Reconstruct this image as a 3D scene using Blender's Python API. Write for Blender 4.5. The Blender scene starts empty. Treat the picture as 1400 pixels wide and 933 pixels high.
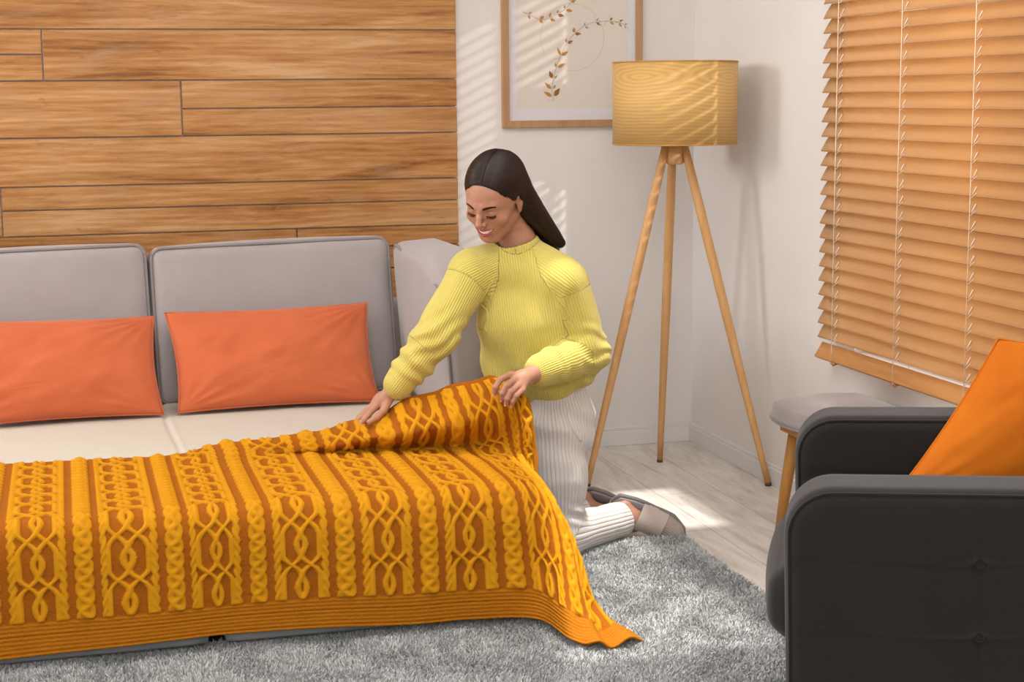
import bpy, bmesh, time, math, random
import numpy as np
from mathutils import Vector, Matrix
random.seed(4); rng = np.random.default_rng(7)
SC = bpy.context.scene
COL = SC.collection
PI = math.pi

# ------------------------------------------------------------------ helpers
def link(o, parent=None):
    COL.objects.link(o)
    if parent is not None: o.parent = parent
    return o

def tag(o, label=None, cat=None, group=None, kind=None):
    if label: o['label'] = label
    if cat: o['category'] = cat
    if group: o['group'] = group
    if kind: o['kind'] = kind
    return o

def empty(name, loc=(0,0,0), rz=0):
    o = bpy.data.objects.new(name, None); o.location = loc; o.rotation_euler = (0,0,rz)
    o.empty_display_size = .1
    return link(o)

def obj_np(name, V, F, mat, parent=None, smooth=True, attrs=None):
    """mesh object from arrays; F an (n,3) or (n,4) int array or a list of them"""
    V = np.asarray(V, np.float32)
    Fs = F if isinstance(F, list) else [F]
    Fs = [np.asarray(f, np.int32) for f in Fs if len(f)]
    me = bpy.data.meshes.new(name)
    me.vertices.add(len(V)); me.vertices.foreach_set('co', V.ravel())
    nl = sum(f.size for f in Fs); npoly = sum(len(f) for f in Fs)
    me.loops.add(nl); me.loops.foreach_set('vertex_index', np.concatenate([f.ravel() for f in Fs]))
    sizes = np.concatenate([np.full(len(f), f.shape[1]) for f in Fs])
    me.polygons.add(npoly)
    me.polygons.foreach_set('loop_start', np.concatenate([[0], np.cumsum(sizes)[:-1]]).astype(np.int32))
    me.polygons.foreach_set('use_smooth', np.full(npoly, smooth))
    me.update(calc_edges=True); me.validate()
    if attrs:
        for k, a in attrs.items():
            at = me.attributes.new(k, 'FLOAT', 'POINT'); at.data.foreach_set('value', np.asarray(a, np.float32).ravel())
    me.materials.append(mat)
    return link(bpy.data.objects.new(name, me), parent)

def obj_bm(name, bm, mat, parent=None, smooth=True, bevel=0, seg=2):
    me = bpy.data.meshes.new(name)
    bmesh.ops.recalc_face_normals(bm, faces=bm.faces)
    bm.to_mesh(me); bm.free()
    for p in me.polygons: p.use_smooth = smooth
    me.materials.append(mat)
    o = link(bpy.data.objects.new(name, me), parent)
    if bevel:
        m = o.modifiers.new('b', 'BEVEL'); m.width = bevel; m.segments = seg; m.limit_method = 'ANGLE'; m.harden_normals = smooth
    return o

def bbox(bm, x0, x1, y0, y1, z0, z1, M=None):
    vs = [bm.verts.new((x, y, z)) for x in (x0, x1) for y in (y0, y1) for z in (z0, z1)]
    if M is not None:
        for v in vs: v.co = M @ v.co
    for f in ((0,1,3,2),(4,6,7,5),(0,4,5,1),(2,3,7,6),(0,2,6,4),(1,5,7,3)):
        bm.faces.new([vs[i] for i in f])

def box(name, b, mat, parent=None, bevel=.003, M=None):
    bm = bmesh.new(); bbox(bm, *b, M=M)
    return obj_bm(name, bm, mat, parent, smooth=False, bevel=bevel)

def grid_faces(nu, nv, off=0, wrap=False):
    i = np.arange(nu if wrap else nu-1)[:, None]; j = np.arange(nv-1)[None, :]
    i2 = (i+1) % nu
    a = i*nv+j; b = i2*nv+j; c = i2*nv+j+1; d = i*nv+j+1
    return np.stack([a, b, c, d], -1).reshape(-1, 4) + off

def tube(path, rad, n=10, closed=False, cap=True):
    """arrays of a tube along points with a radius each"""
    P = np.asarray(path, float); m = len(P); rad = np.broadcast_to(np.asarray(rad, float), (m,))
    T = np.gradient(P, axis=0) if not closed else np.roll(P, -1, 0)-np.roll(P, 1, 0)
    T /= np.linalg.norm(T, axis=1)[:, None]+1e-12
    up = np.array([0, 0, 1.]) if abs(T[0][2]) < .9 else np.array([1., 0, 0])
    N = np.cross(T[0], up); N /= np.linalg.norm(N)
    Ns = []
    for t in T:
        N = N-t*(N@t); N /= np.linalg.norm(N); Ns.append(N)
    Ns = np.array(Ns); B = np.cross(T, Ns)
    a = np.linspace(0, 2*PI, n, endpoint=False)
    V = P[:, None]+rad[:, None, None]*(Ns[:, None]*np.cos(a)[None, :, None]+B[:, None]*np.sin(a)[None, :, None])
    V = V.reshape(-1, 3)
    k = np.arange(n); F = []
    rows = m if closed else m-1
    for i in range(rows):
        i2 = (i+1) % m
        F.append(np.stack([i*n+k, i*n+(k+1) % n, i2*n+(k+1) % n, i2*n+k], -1))
    F = [np.concatenate(F)]
    if cap and not closed:
        V = np.vstack([V, P[0], P[-1]]); c0 = len(V)-2
        F.append(np.stack([np.full(n, c0), (k+1) % n, k], -1))
        F.append(np.stack([np.full(n, c0+1), (m-1)*n+k, (m-1)*n+(k+1) % n], -1))
    return V, F

def join_arr(parts):
    Vs, Q, T, o = [], [], [], 0
    for V, F in parts:
        F = F if isinstance(F, list) else [F]
        for f in F:
            f = np.asarray(f)
            (Q if f.shape[1] == 4 else T).append(f+o)
        Vs.append(V); o += len(V)
    out = []
    if Q: out.append(np.concatenate(Q))
    if T: out.append(np.concatenate(T))
    return np.vstack(Vs), out

def smoothstep(a, b, x):
    t = np.clip((np.asarray(x, float)-a)/(b-a), 0, 1); return t*t*(3-2*t)

def vnoise(P, seed=0):
    """smooth value noise, P (...,3) -> (-1..1)"""
    P = np.asarray(P, float); i = np.floor(P).astype(int); f = P-i; f = f*f*(3-2*f)
    def h(a, b, c):
        n = (a*374761393+b*668265263+c*2147483647//7+seed*974634777) & 0xffffffff
        n = ((n ^ (n >> 13))*1274126177) & 0xffffffff
        n = (n ^ (n >> 16)) & 0xffff
        return n/32767.5-1
    r = 0
    for dx in (0, 1):
        for dy in (0, 1):
            for dz in (0, 1):
                w = (f[..., 0] if dx else 1-f[..., 0])*(f[..., 1] if dy else 1-f[..., 1])*(f[..., 2] if dz else 1-f[..., 2])
                r = r+w*h(i[..., 0]+dx, i[..., 1]+dy, i[..., 2]+dz)
    return r

def catmull(P, t):
    """P (n,...) control rows, t in 0..n-1"""
    P = np.asarray(P, float); n = len(P)
    Pe = np.concatenate([[2*P[0]-P[1]], P, [2*P[-1]-P[-2]]])
    t = np.clip(np.asarray(t, float), 0, n-1-1e-9); i = np.floor(t).astype(int); f = t-i
    f = f.reshape(f.shape+(1,)*(P.ndim-1))
    a, b, c, d = Pe[i], Pe[i+1], Pe[i+2], Pe[i+3]
    return .5*((2*b)+(-a+c)*f+(2*a-5*b+4*c-d)*f*f+(-a+3*b-3*c+d)*f**3)

# ------------------------------------------------------------------ materials
def srgb(h):
    if isinstance(h, str):
        h = h.lstrip('#'); h = [int(h[i:i+2], 16)/255 for i in (0, 2, 4)]
    return tuple((c/12.92 if c <= .04045 else ((c+.055)/1.055)**2.4) for c in h)+(1,)

class N:
    def __init__(s, name, rough=.6, spec=.3):
        s.m = bpy.data.materials.new(name); s.m.use_nodes = True
        s.t = s.m.node_tree; s.b = s.t.nodes['Principled BSDF']; s.o = s.t.nodes['Material Output']
        s.set('Roughness', rough); s.set('Specular IOR Level', spec)
    def set(s, k, v):
        if hasattr(v, 'links'): s.t.links.new(v, s.b.inputs[k])
        else: s.b.inputs[k].default_value = v
    def n(s, ty, props=None, **inp):
        nd = s.t.nodes.new(ty)
        for k, v in (props or {}).items(): setattr(nd, k, v)
        for k, v in inp.items():
            key = int(k[1:]) if k[0] == 'i' and k[1:].isdigit() else k.replace('_', ' ')
            if hasattr(v, 'links'): s.t.links.new(v, nd.inputs[key])
            else: nd.inputs[key].default_value = v
        return nd
    def co(s, scale=(1,1,1), kind='Object', rot=(0,0,0)):
        tc = s.n('ShaderNodeTexCoord')
        mp = s.n('ShaderNodeMapping', Vector=tc.outputs[kind]); mp.inputs['Scale'].default_value = scale; mp.inputs['Rotation'].default_value = rot
        return mp.outputs[0]
    def noise(s, scale, co=None, detail=4, rough=.55, dist=0):
        nd = s.n('ShaderNodeTexNoise', Scale=scale, Detail=detail, Roughness=rough, Distortion=dist)
        if co is not None: s.t.links.new(co, nd.inputs['Vector'])
        return nd.outputs['Fac']
    def ramp(s, fac, stops):
        nd = s.n('ShaderNodeValToRGB', Fac=fac); e = nd.color_ramp.elements
        while len(e) < len(stops): e.new(.5)
        for i, (p, c) in enumerate(stops): e[i].position = p; e[i].color = srgb(c) if isinstance(c, str) else c
        return nd.outputs[0]
    def math(s, op, a, b=0, c=0):
        return s.n('ShaderNodeMath', {'operation': op}, i0=a, i1=b, i2=c).outputs[0]
    def mix(s, f, a, b, mode='MIX'):
        nd = s.n('ShaderNodeMix', {'data_type': 'RGBA', 'blend_type': mode})
        for i, v in ((0, f), (6, a), (7, b)):
            if isinstance(v, str): v = srgb(v)
            if hasattr(v, 'links'): s.t.links.new(v, nd.inputs[i])
            else: nd.inputs[i].default_value = v
        return nd.outputs[2]
    def attr(s, name):
        return s.n('ShaderNodeAttribute', {'attribute_name': name}).outputs['Fac']
    def bump(s, h, strength=.5, dist=.002):
        nd = s.n('ShaderNodeBump', Height=h, Strength=strength, Distance=dist)
        prev = s.b.inputs['Normal'].links
        if prev: s.t.links.new(prev[0].from_socket, nd.inputs['Normal'])
        s.t.links.new(nd.outputs[0], s.b.inputs['Normal'])
    def col(s, v): s.set('Base Color', srgb(v) if isinstance(v, str) else v)

def mat_flat(name, c, rough=.6, spec=.3):
    k = N(name, rough, spec); k.col(c); return k.m

def mat_fabric(name, c1, c2, scale=900, bump=.5, sheen=.2, vscale=6, rough=.9):
    k = N(name, rough, .15)
    w = k.noise(scale, k.co(), 2, .7); v = k.noise(vscale, k.co(), 4)
    f = k.math('ADD', k.math('MULTIPLY', w, .6), k.math('MULTIPLY', v, .4))
    k.col(k.ramp(f, [(.3, c1), (.7, c2)])); k.bump(w, bump, .0012)
    k.set('Sheen Weight', sheen); k.set('Sheen Roughness', .5)
    return k.m

def mat_wood(name, c0, c1, c2, scale=1, axis=2, rough=.5, ring=14):
    k = N(name, rough, .3)
    sc = [ring*2.2, ring*2.2, ring*2.2]; sc[axis] = 1.6
    co = k.co(tuple(x*scale for x in sc))
    n1 = k.noise(1.2, co, 6, .6, .8); n2 = k.noise(7, co, 4, .7)
    f = k.math('ADD', k.math('MULTIPLY', n1, .7), k.math('MULTIPLY', n2, .3))
    k.col(k.ramp(f, [(.3, c0), (.5, c1), (.7, c2)])); k.bump(n2, .25, .001)
    return k.m

M = {}
def make_mats():
    k = N('wall paint', .75, .2); n = k.noise(3, k.co(), 3)
    k.col(k.ramp(n, [(.3, '#dfdad6'), (.7, '#e3deda')])); k.bump(k.noise(180, k.co(), 3), .05, .001); M['wall'] = k.m
    M['trim'] = mat_flat('white trim', '#dcdad8', .45, .4)
    M['ceil'] = mat_flat('ceiling paint', '#e2ded8', .9, .1)
    M['frame_white'] = mat_flat('window frame white', '#d8d5cf', .4, .4)
    # floor laminate, planks running along y
    k = N('laminate floor', .42, .35)
    co = k.co((1, 1, 1))
    br = k.n('ShaderNodeTexBrick', {'offset': .37, 'offset_frequency': 2}, Vector=k.co((1, 1, 1), rot=(0, 0, PI/2)))
    br.inputs['Scale'].default_value = 1; br.inputs['Brick Width'].default_value = 1.28; br.inputs['Row Height'].default_value = .2205
    br.inputs['Mortar Size'].default_value = .0014; br.inputs['Mortar Smooth'].default_value = .2
    br.inputs['Color1'].default_value = (.35, .35, .35, 1); br.inputs['Color2'].default_value = (.65, .65, .65, 1); br.inputs['Mortar'].default_value = (0, 0, 0, 1)
    g = k.noise(3, k.co((11, 1.3, 1)), 7, .62, 1.2); g2 = k.noise(1.6, k.co((4, .8, 1)), 4, .5, 2.5)
    f = k.math('ADD', k.math('MULTIPLY', g, .5), k.math('MULTIPLY', g2, .5))
    c = k.ramp(f, [(.32, '#b3aaa1'), (.47, '#cbc4bc'), (.56, '#d6d0c9'), (.7, '#e0dbd6')])
    c = k.mix(.16, c, br.outputs['Color'], 'OVERLAY')
    k.col(k.mix(k.math('MULTIPLY', br.outputs['Fac'], .55), c, '#6c5f55'))
    k.bump(k.math('SUBTRACT', 1, br.outputs['Fac']), .4, .002); k.bump(g, .08, .001); M['floor'] = k.m
    # plank wall
    k = N('oiled plank wood', .5, .3)
    a = k.attr('plank'); sh = k.n('ShaderNodeCombineXYZ', X=k.math('MULTIPLY', a, 37.0), Y=0.0, Z=k.math('MULTIPLY', a, 61.0)).outputs[0]
    def pc(sx, sz):
        v = k.n('ShaderNodeVectorMath', {'operation': 'ADD'}, i0=k.co((1, 1, 1)), i1=sh).outputs[0]
        mp = k.n('ShaderNodeMapping', Vector=v); mp.inputs['Scale'].default_value = (sx, 1, sz); return mp.outputs[0]
    n1 = k.noise(1, pc(1.3, 13), 7, .66, .7); n2 = k.noise(1, pc(6, 110), 5, .7, .4); n3 = k.noise(1, pc(1.2, 5), 3, .5, .6)
    wv = k.n('ShaderNodeTexWave', {'wave_type': 'BANDS', 'bands_direction': 'Z'}, Vector=pc(.7, 5), Scale=2.6, Distortion=9.0, Detail=3.0, Detail_Scale=.8).outputs['Fac']
    f = k.math('ADD', k.math('ADD', k.math('MULTIPLY', n1, .5), k.math('MULTIPLY', n2, .25)), k.math('MULTIPLY', wv, .04))
    f = k.math('ADD', f, k.math('MULTIPLY', n3, .21))
    c = k.ramp(f, [(.38, '#6b3e19'), (.45, '#9f6a38'), (.53, '#ba8855'), (.61, '#cda57a')])
    a2 = k.math('FRACT', k.math('MULTIPLY', a, 7.3))
    c = k.mix(k.math('MULTIPLY', a2, .55), c, '#b28040', 'MIX')
    pale = k.math('MULTIPLY', k.math('GREATER_THAN', 0.0, 1.0), 0)
    pf = k.n('ShaderNodeMapRange', Value=k.noise(1, pc(2.3, 6), 4, .6, 1.0)); pf.inputs[1].default_value = .52; pf.inputs[2].default_value = .72; pf.inputs[4].default_value = .45
    c = k.mix(pf.outputs[0], c, '#b18d6e')
    sp = k.n('ShaderNodeMapRange', Value=k.noise(1, pc(5, 24), 3, .6, 1.5)); sp.inputs[1].default_value = .64; sp.inputs[2].default_value = .78; sp.inputs[4].default_value = .6
    c = k.mix(sp.outputs[0], c, '#7c4518')
    k.col(c); k.bump(n2, .3, .002); M['plank'] = k.m
    # sofa fabrics
    M['sofa'] = mat_fabric('light grey sofa weave', '#9a918f', '#a8a09f', 500, .35, .25)
    M['sofa_pipe'] = mat_fabric('grey piping', '#837c7c', '#8f8888', 500, .3, .1)
    M['sofa_base'] = mat_fabric('grey base fabric', '#8d8f92', '#999b9d', 500, .3, .1)
    M['armchair'] = mat_fabric('charcoal upholstery', '#1f1c1b', '#262322', 650, .45, .22)
    M['armchair_pipe'] = mat_fabric('charcoal piping', '#1a1817', '#201d1d', 650, .3, .2)
    M['stool'] = mat_fabric('mauve grey upholstery', '#847a79', '#938988', 650, .35, .4)
    # blanket
    k = N('mustard cable knit', .85, .12)
    h = k.attr('cable')
    uv = k.n('ShaderNodeCombineXYZ', X=k.attr('pu'), Y=k.attr('pv'), Z=0.0).outputs[0]
    def uvs(sx, sy, rz=0):
        mp = k.n('ShaderNodeMapping', Vector=uv); mp.inputs['Scale'].default_value = (sx, sy, 1); mp.inputs['Rotation'].default_value = (0, 0, rz); return mp.outputs[0]
    knit = k.n('ShaderNodeTexVoronoi', Vector=uvs(250, 330), Scale=1.0, Randomness=.55).outputs['Distance']
    tw = k.n('ShaderNodeTexWave', {'wave_type': 'BANDS', 'bands_direction': 'DIAGONAL'}, Vector=uvs(150, 190), Scale=1.0, Distortion=1.5).outputs['Fac']
    nn = k.noise(1, uvs(14, 14), 4)
    base = k.mix(nn, '#96530f', '#a86014'); top = k.mix(nn, '#d28e14', '#dc9b19')  # ground browner than the cables: purl self-shadow put into the yarn colour
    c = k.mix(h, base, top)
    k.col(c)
    k.bump(k.mix(h, knit, k.math('MULTIPLY', tw, .5)), .8, .0022)
    k.set('Sheen Weight', .18); k.set('Sheen Roughness', .4); k.set('Sheen Tint', srgb('#ffb030')); M['knit'] = k.m
    # pillows, sheet
    k = N('orange cotton', .8, .2); n = k.noise(5, k.co(), 4)
    k.col(k.ramp(n, [(.3, '#bf5f39'), (.7, '#c7683f')])); k.bump(k.noise(700, k.co(), 2), .12, .0006); k.bump(k.noise(9, k.co((1,1,2.5)), 3, .5, 1.0), .3, .01)
    k.set('Sheen Weight', .15); M['pillow'] = k.m
    k = N('orange velvet', .8, .2); n = k.noise(6, k.co(), 4)
    k.col(k.ramp(n, [(.3, '#bd610b'), (.7, '#c86e10')])); k.bump(k.noise(500, k.co(), 2), .2, .0008)
    k.set('Sheen Weight', .6); k.set('Sheen Roughness', .35); k.set('Sheen Tint', srgb('#ff9a30')); M['velvet'] = k.m
    k = N('cream cotton sheet', .85, .15); k.col('#c9c1b3')
    k.bump(k.noise(5, k.co((1, 1.8, 1)), 4, .5, .6), .25, .012); k.bump(k.noise(800, k.co(), 2), .1, .0005); M['sheet'] = k.m
    M['leg_wood'] = mat_wood('beech leg wood', '#c08b56', '#cf9f68', '#daae7a', 1, 2, .45, 10)
    M['stool_wood'] = mat_wood('oak leg wood', '#a5702f', '#b98343', '#c79455', 1, 2, .45, 10)
    M['frame_wood'] = mat_wood('oak frame wood', '#a47c56', '#b18a62', '#bd966d', 1, 2, .5, 12)
    M['frame_wood_h'] = mat_wood('oak frame wood horizontal', '#a47c56', '#b18a62', '#bd966d', 1, 0, .5, 12)
    # lamp shade veneer
    k = N('shade veneer', .5, .3)
    tc = k.n('ShaderNodeCombineXYZ', X=k.attr('su'), Y=0.0, Z=k.attr('sv')).outputs[0]
    mp = k.n('ShaderNodeMapping', Vector=tc); mp.inputs['Scale'].default_value = (1.3, 1, 5.5)
    wv = k.n('ShaderNodeTexWave', {'wave_type': 'RINGS', 'rings_direction': 'Y'}, Vector=mp.outputs[0], Scale=5.0, Distortion=5.0, Detail=2.0, Detail_Scale=.7).outputs['Fac']
    mp2 = k.n('ShaderNodeMapping', Vector=tc); mp2.inputs['Scale'].default_value = (4, 1, 260)
    fine = k.noise(1, mp2.outputs[0], 4, .7)
    f = k.math('ADD', k.math('MULTIPLY', wv, .34), k.math('MULTIPLY', fine, .66))
    k.col(k.ramp(f, [(.25, '#c79c5c'), (.5, '#d1a967'), (.8, '#d8b274')])); k.bump(fine, .1, .001); M['veneer'] = k.m
    M['veneer_edge'] = mat_flat('veneer rim', '#b98a4c', .5)
    # blinds: thin warm slats that let some light through
    k = N('honey slat', .38, .4)
    n = k.noise(1, k.co((40, 3, 40)), 4, .6)
    c = k.ramp(n, [(.3, '#b98f60'), (.7, '#c69c6c')]); k.col(c)
    tr = k.n('ShaderNodeBsdfTranslucent', Color=srgb('#f0cb9c')); mx = k.n('ShaderNodeMixShader', Fac=.42)
    k.t.links.new(k.b.outputs[0], mx.inputs[1]); k.t.links.new(tr.outputs[0], mx.inputs[2]); k.t.links.new(mx.outputs[0], k.o.inputs[0]); M['slat'] = k.m
    M['rail'] = mat_wood('honey rail', '#a87340', '#b9824c', '#c58f58', 1, 1, .4, 10)
    M['cord'] = mat_flat('white cord', '#efe4d4', .6)
    # rug
    k = N('silver grey pile', .95, .1); r = k.attr('shade')
    k.col(k.ramp(r, [(0, '#a4a6a6'), (.5, '#bcbebd'), (1, '#d2d4d2')])); k.set('Sheen Weight', .2); M['pile'] = k.m
    M['rug_back'] = mat_flat('rug backing', '#6e7072', .95, .1)
    # picture
    k = N('art paper', .9, .1); k.col('#e0d7cd'); M['paper'] = k.m
    M['mat_board'] = mat_flat('white mount', '#dfdde3', .9, .1)
    M['gold_leaf'] = mat_flat('gold brown ink', '#b98645', .7)
    M['gold_leaf2'] = mat_flat('dark gold ink', '#96652f', .7)
    M['stem_ink'] = mat_flat('sage ink', '#9c9a80', .8)
    M['ring_ink'] = mat_flat('pale gold ink', '#d6c3a6', .8)
    M['pink_ink'] = mat_flat('pale blush wash', '#d9cbbe', .9)
    k = N('picture glass', .03, .5); tr = k.n('ShaderNodeBsdfTransparent'); gl = k.n('ShaderNodeBsdfGlossy', Roughness=.02)
    fr = k.n('ShaderNodeFresnel', IOR=1.4); geo = k.n('ShaderNodeNewGeometry'); mx = k.n('ShaderNodeMixShader', Fac=k.math('MULTIPLY', fr.outputs[0], k.math('SUBTRACT', 1, geo.outputs['Backfacing'])))
    k.t.links.new(tr.outputs[0], mx.inputs[1]); k.t.links.new(gl.outputs[0], mx.inputs[2]); k.t.links.new(mx.outputs[0], k.o.inputs[0]); M['glass'] = k.m
make_mats()
# ------------------------------------------------------------------ the room
PATCH_HOLES = [(-.93,-.38,-2.62,-1.70),(-.66,-.38,-1.70,-1.50),(-.27,-.03,-1.46,-.95)]   # unseen ceiling openings, added to shape light patches (x0,x1,y0,y1)
PATCH_DIR = (-.12,.08,-1)  # direction of the second sun added for the patches
def structure(o): o['kind'] = 'structure'; return o
CH = 2.75
WY0, WY1, WZ0, WZ1 = -3.1, -1.365, .56, 2.2      # window opening in the right wall
def room():
    structure(box('floor', (-5.2, .15, -7.0, .15, -.1, 0), M['floor'], bevel=0))
    structure(box('wall_back', (-5.2, .15, 0, .15, 0, CH), M['wall'], bevel=0))
    bm = bmesh.new()
    bbox(bm, 0, .22, WY1, 0, 0, CH); bbox(bm, 0, .22, -7, WY0, 0, CH)
    bbox(bm, 0, .22, WY0, WY1, 0, WZ0); bbox(bm, 0, .22, WY0, WY1, WZ1, CH)
    structure(obj_bm('wall_right', bm, M['wall'], smooth=False))
    structure(box('wall_left', (-5.35, -5.2, -7.0, .15, 0, CH), M['wall'], bevel=0))
    structure(box('wall_front', (-5.35, .22, -7.15, -7.0, 0, CH), M['wall'], bevel=0))
    # window: frame bars and pane
    w = structure(empty('window_1', (.12, (WY0+WY1)/2, WZ0)))
    bm = bmesh.new(); c = (WY0+WY1)/2
    for y in (WY0+.03, WY1-.935, WY1-.03): bbox(bm, -.03, .03, y-c-.03, y-c+.03, 0, WZ1-WZ0)
    for z in (.03, .50, WZ1-WZ0-.03): bbox(bm, -.03, .03, WY0-c, WY1-c, z-.025, z+.025)
    obj_bm('window_frame', bm, M['frame_white'], w, smooth=False, bevel=.004)
    bm = bmesh.new(); bbox(bm, -.002, .002, WY0-c, WY1-c, 0, WZ1-WZ0)
    obj_bm('pane', bm, M['glass'], w, smooth=False)
    # ceiling, with holes added out of view to light the rug and floor
    bm = bmesh.new()
    xs = sorted({-5.2, .22, *[v for s in PATCH_HOLES for v in s[:2]]}); ys = sorted({-7.0, .15, *[v for s in PATCH_HOLES for v in s[2:]]})
    for i in range(len(xs)-1):
        for j in range(len(ys)-1):
            cx, cy = (xs[i]+xs[i+1])/2, (ys[j]+ys[j+1])/2
            if any(s[0] < cx < s[1] and s[2] < cy < s[3] for s in PATCH_HOLES): continue
            bbox(bm, xs[i], xs[i+1], ys[j], ys[j+1], CH, CH+.1)
    structure(obj_bm('ceiling', bm, M['ceil'], smooth=False))
    # skirting: board with a small stepped top
    for nm, b1, b2 in (('baseboard_back', (-5.2, 0, -.014, 0, 0, .062), (-5.2, 0, -.009, 0, .062, .074)),
                       ('baseboard_right', (-.014, 0, -7, 0, 0, .062), (-.009, 0, -7, 0, .062, .074))):
        bm = bmesh.new(); bbox(bm, *b1); bbox(bm, *b2); structure(obj_bm(nm, bm, M['trim'], smooth=False, bevel=.002))
room()

# plank cladding on the back wall
def cladding():
    X0, X1 = -3.7, -.95; parts = []
    rows = [  # z0, z1, x0, x1
        (2.30, 2.60, X0, X1), (2.10, 2.30, X0, -2.2), (2.10, 2.30, -2.2, X1), (1.84, 2.10, X0, X1),
        (1.612, 1.84, X0, X1),
        (1.525, 1.612, X0, -2.423), (1.435, 1.525, X0, -2.423), (1.435, 1.612, -2.423, X1),
        (1.238, 1.435, X0, -1.957), (1.334, 1.435, -1.957, X1), (1.238, 1.334, -1.957, X1),
        (1.069, 1.238, X0, X1),
        (.896, 1.069, X0, -2.586), (.987, 1.069, -2.586, X1), (.896, .987, -2.586, X1),
        (.70, .896, X0, -1.56), (.822, .896, -1.56, X1), (.74, .822, -1.56, X1),
        (.56, .70, X0, -1.56), (.56, .74, -1.56, X1), (.36, .56, X0, X1), (.18, .36, X0, -1.8), (.18, .36, -1.8, X1), (0.002, .18, X0, X1)]
    V = []; F = []; A = []
    g = .0021
    for i, (z0, z1, x0, x1) in enumerate(rows):
        th = .020+.003*random.random(); b = .0022
        o = len(V)
        for (y, k) in ((-.001, 0), (-th+b, 0), (-th, b)):
            for (x, z) in ((x0+g+k, z0+g+k), (x1-g-k, z0+g+k), (x1-g-k, z1-g-k), (x0+g+k, z1-g-k)): V.append((x, y, z)); A.append(i*.137+.05)
        for r in (0, 4):
            for j in range(4): F.append((o+r+j, o+r+(j+1) % 4, o+r+4+(j+1) % 4, o+r+4+j))
        F.append((o+8, o+9, o+10, o+11))
    o = obj_np('plank_wall_panel', V, np.array(F), M['plank'], smooth=False, attrs={'plank': A})
    tag(o, 'rustic golden-brown horizontal wooden planks covering the left part of the back wall', 'wall panel')
cladding()

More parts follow.
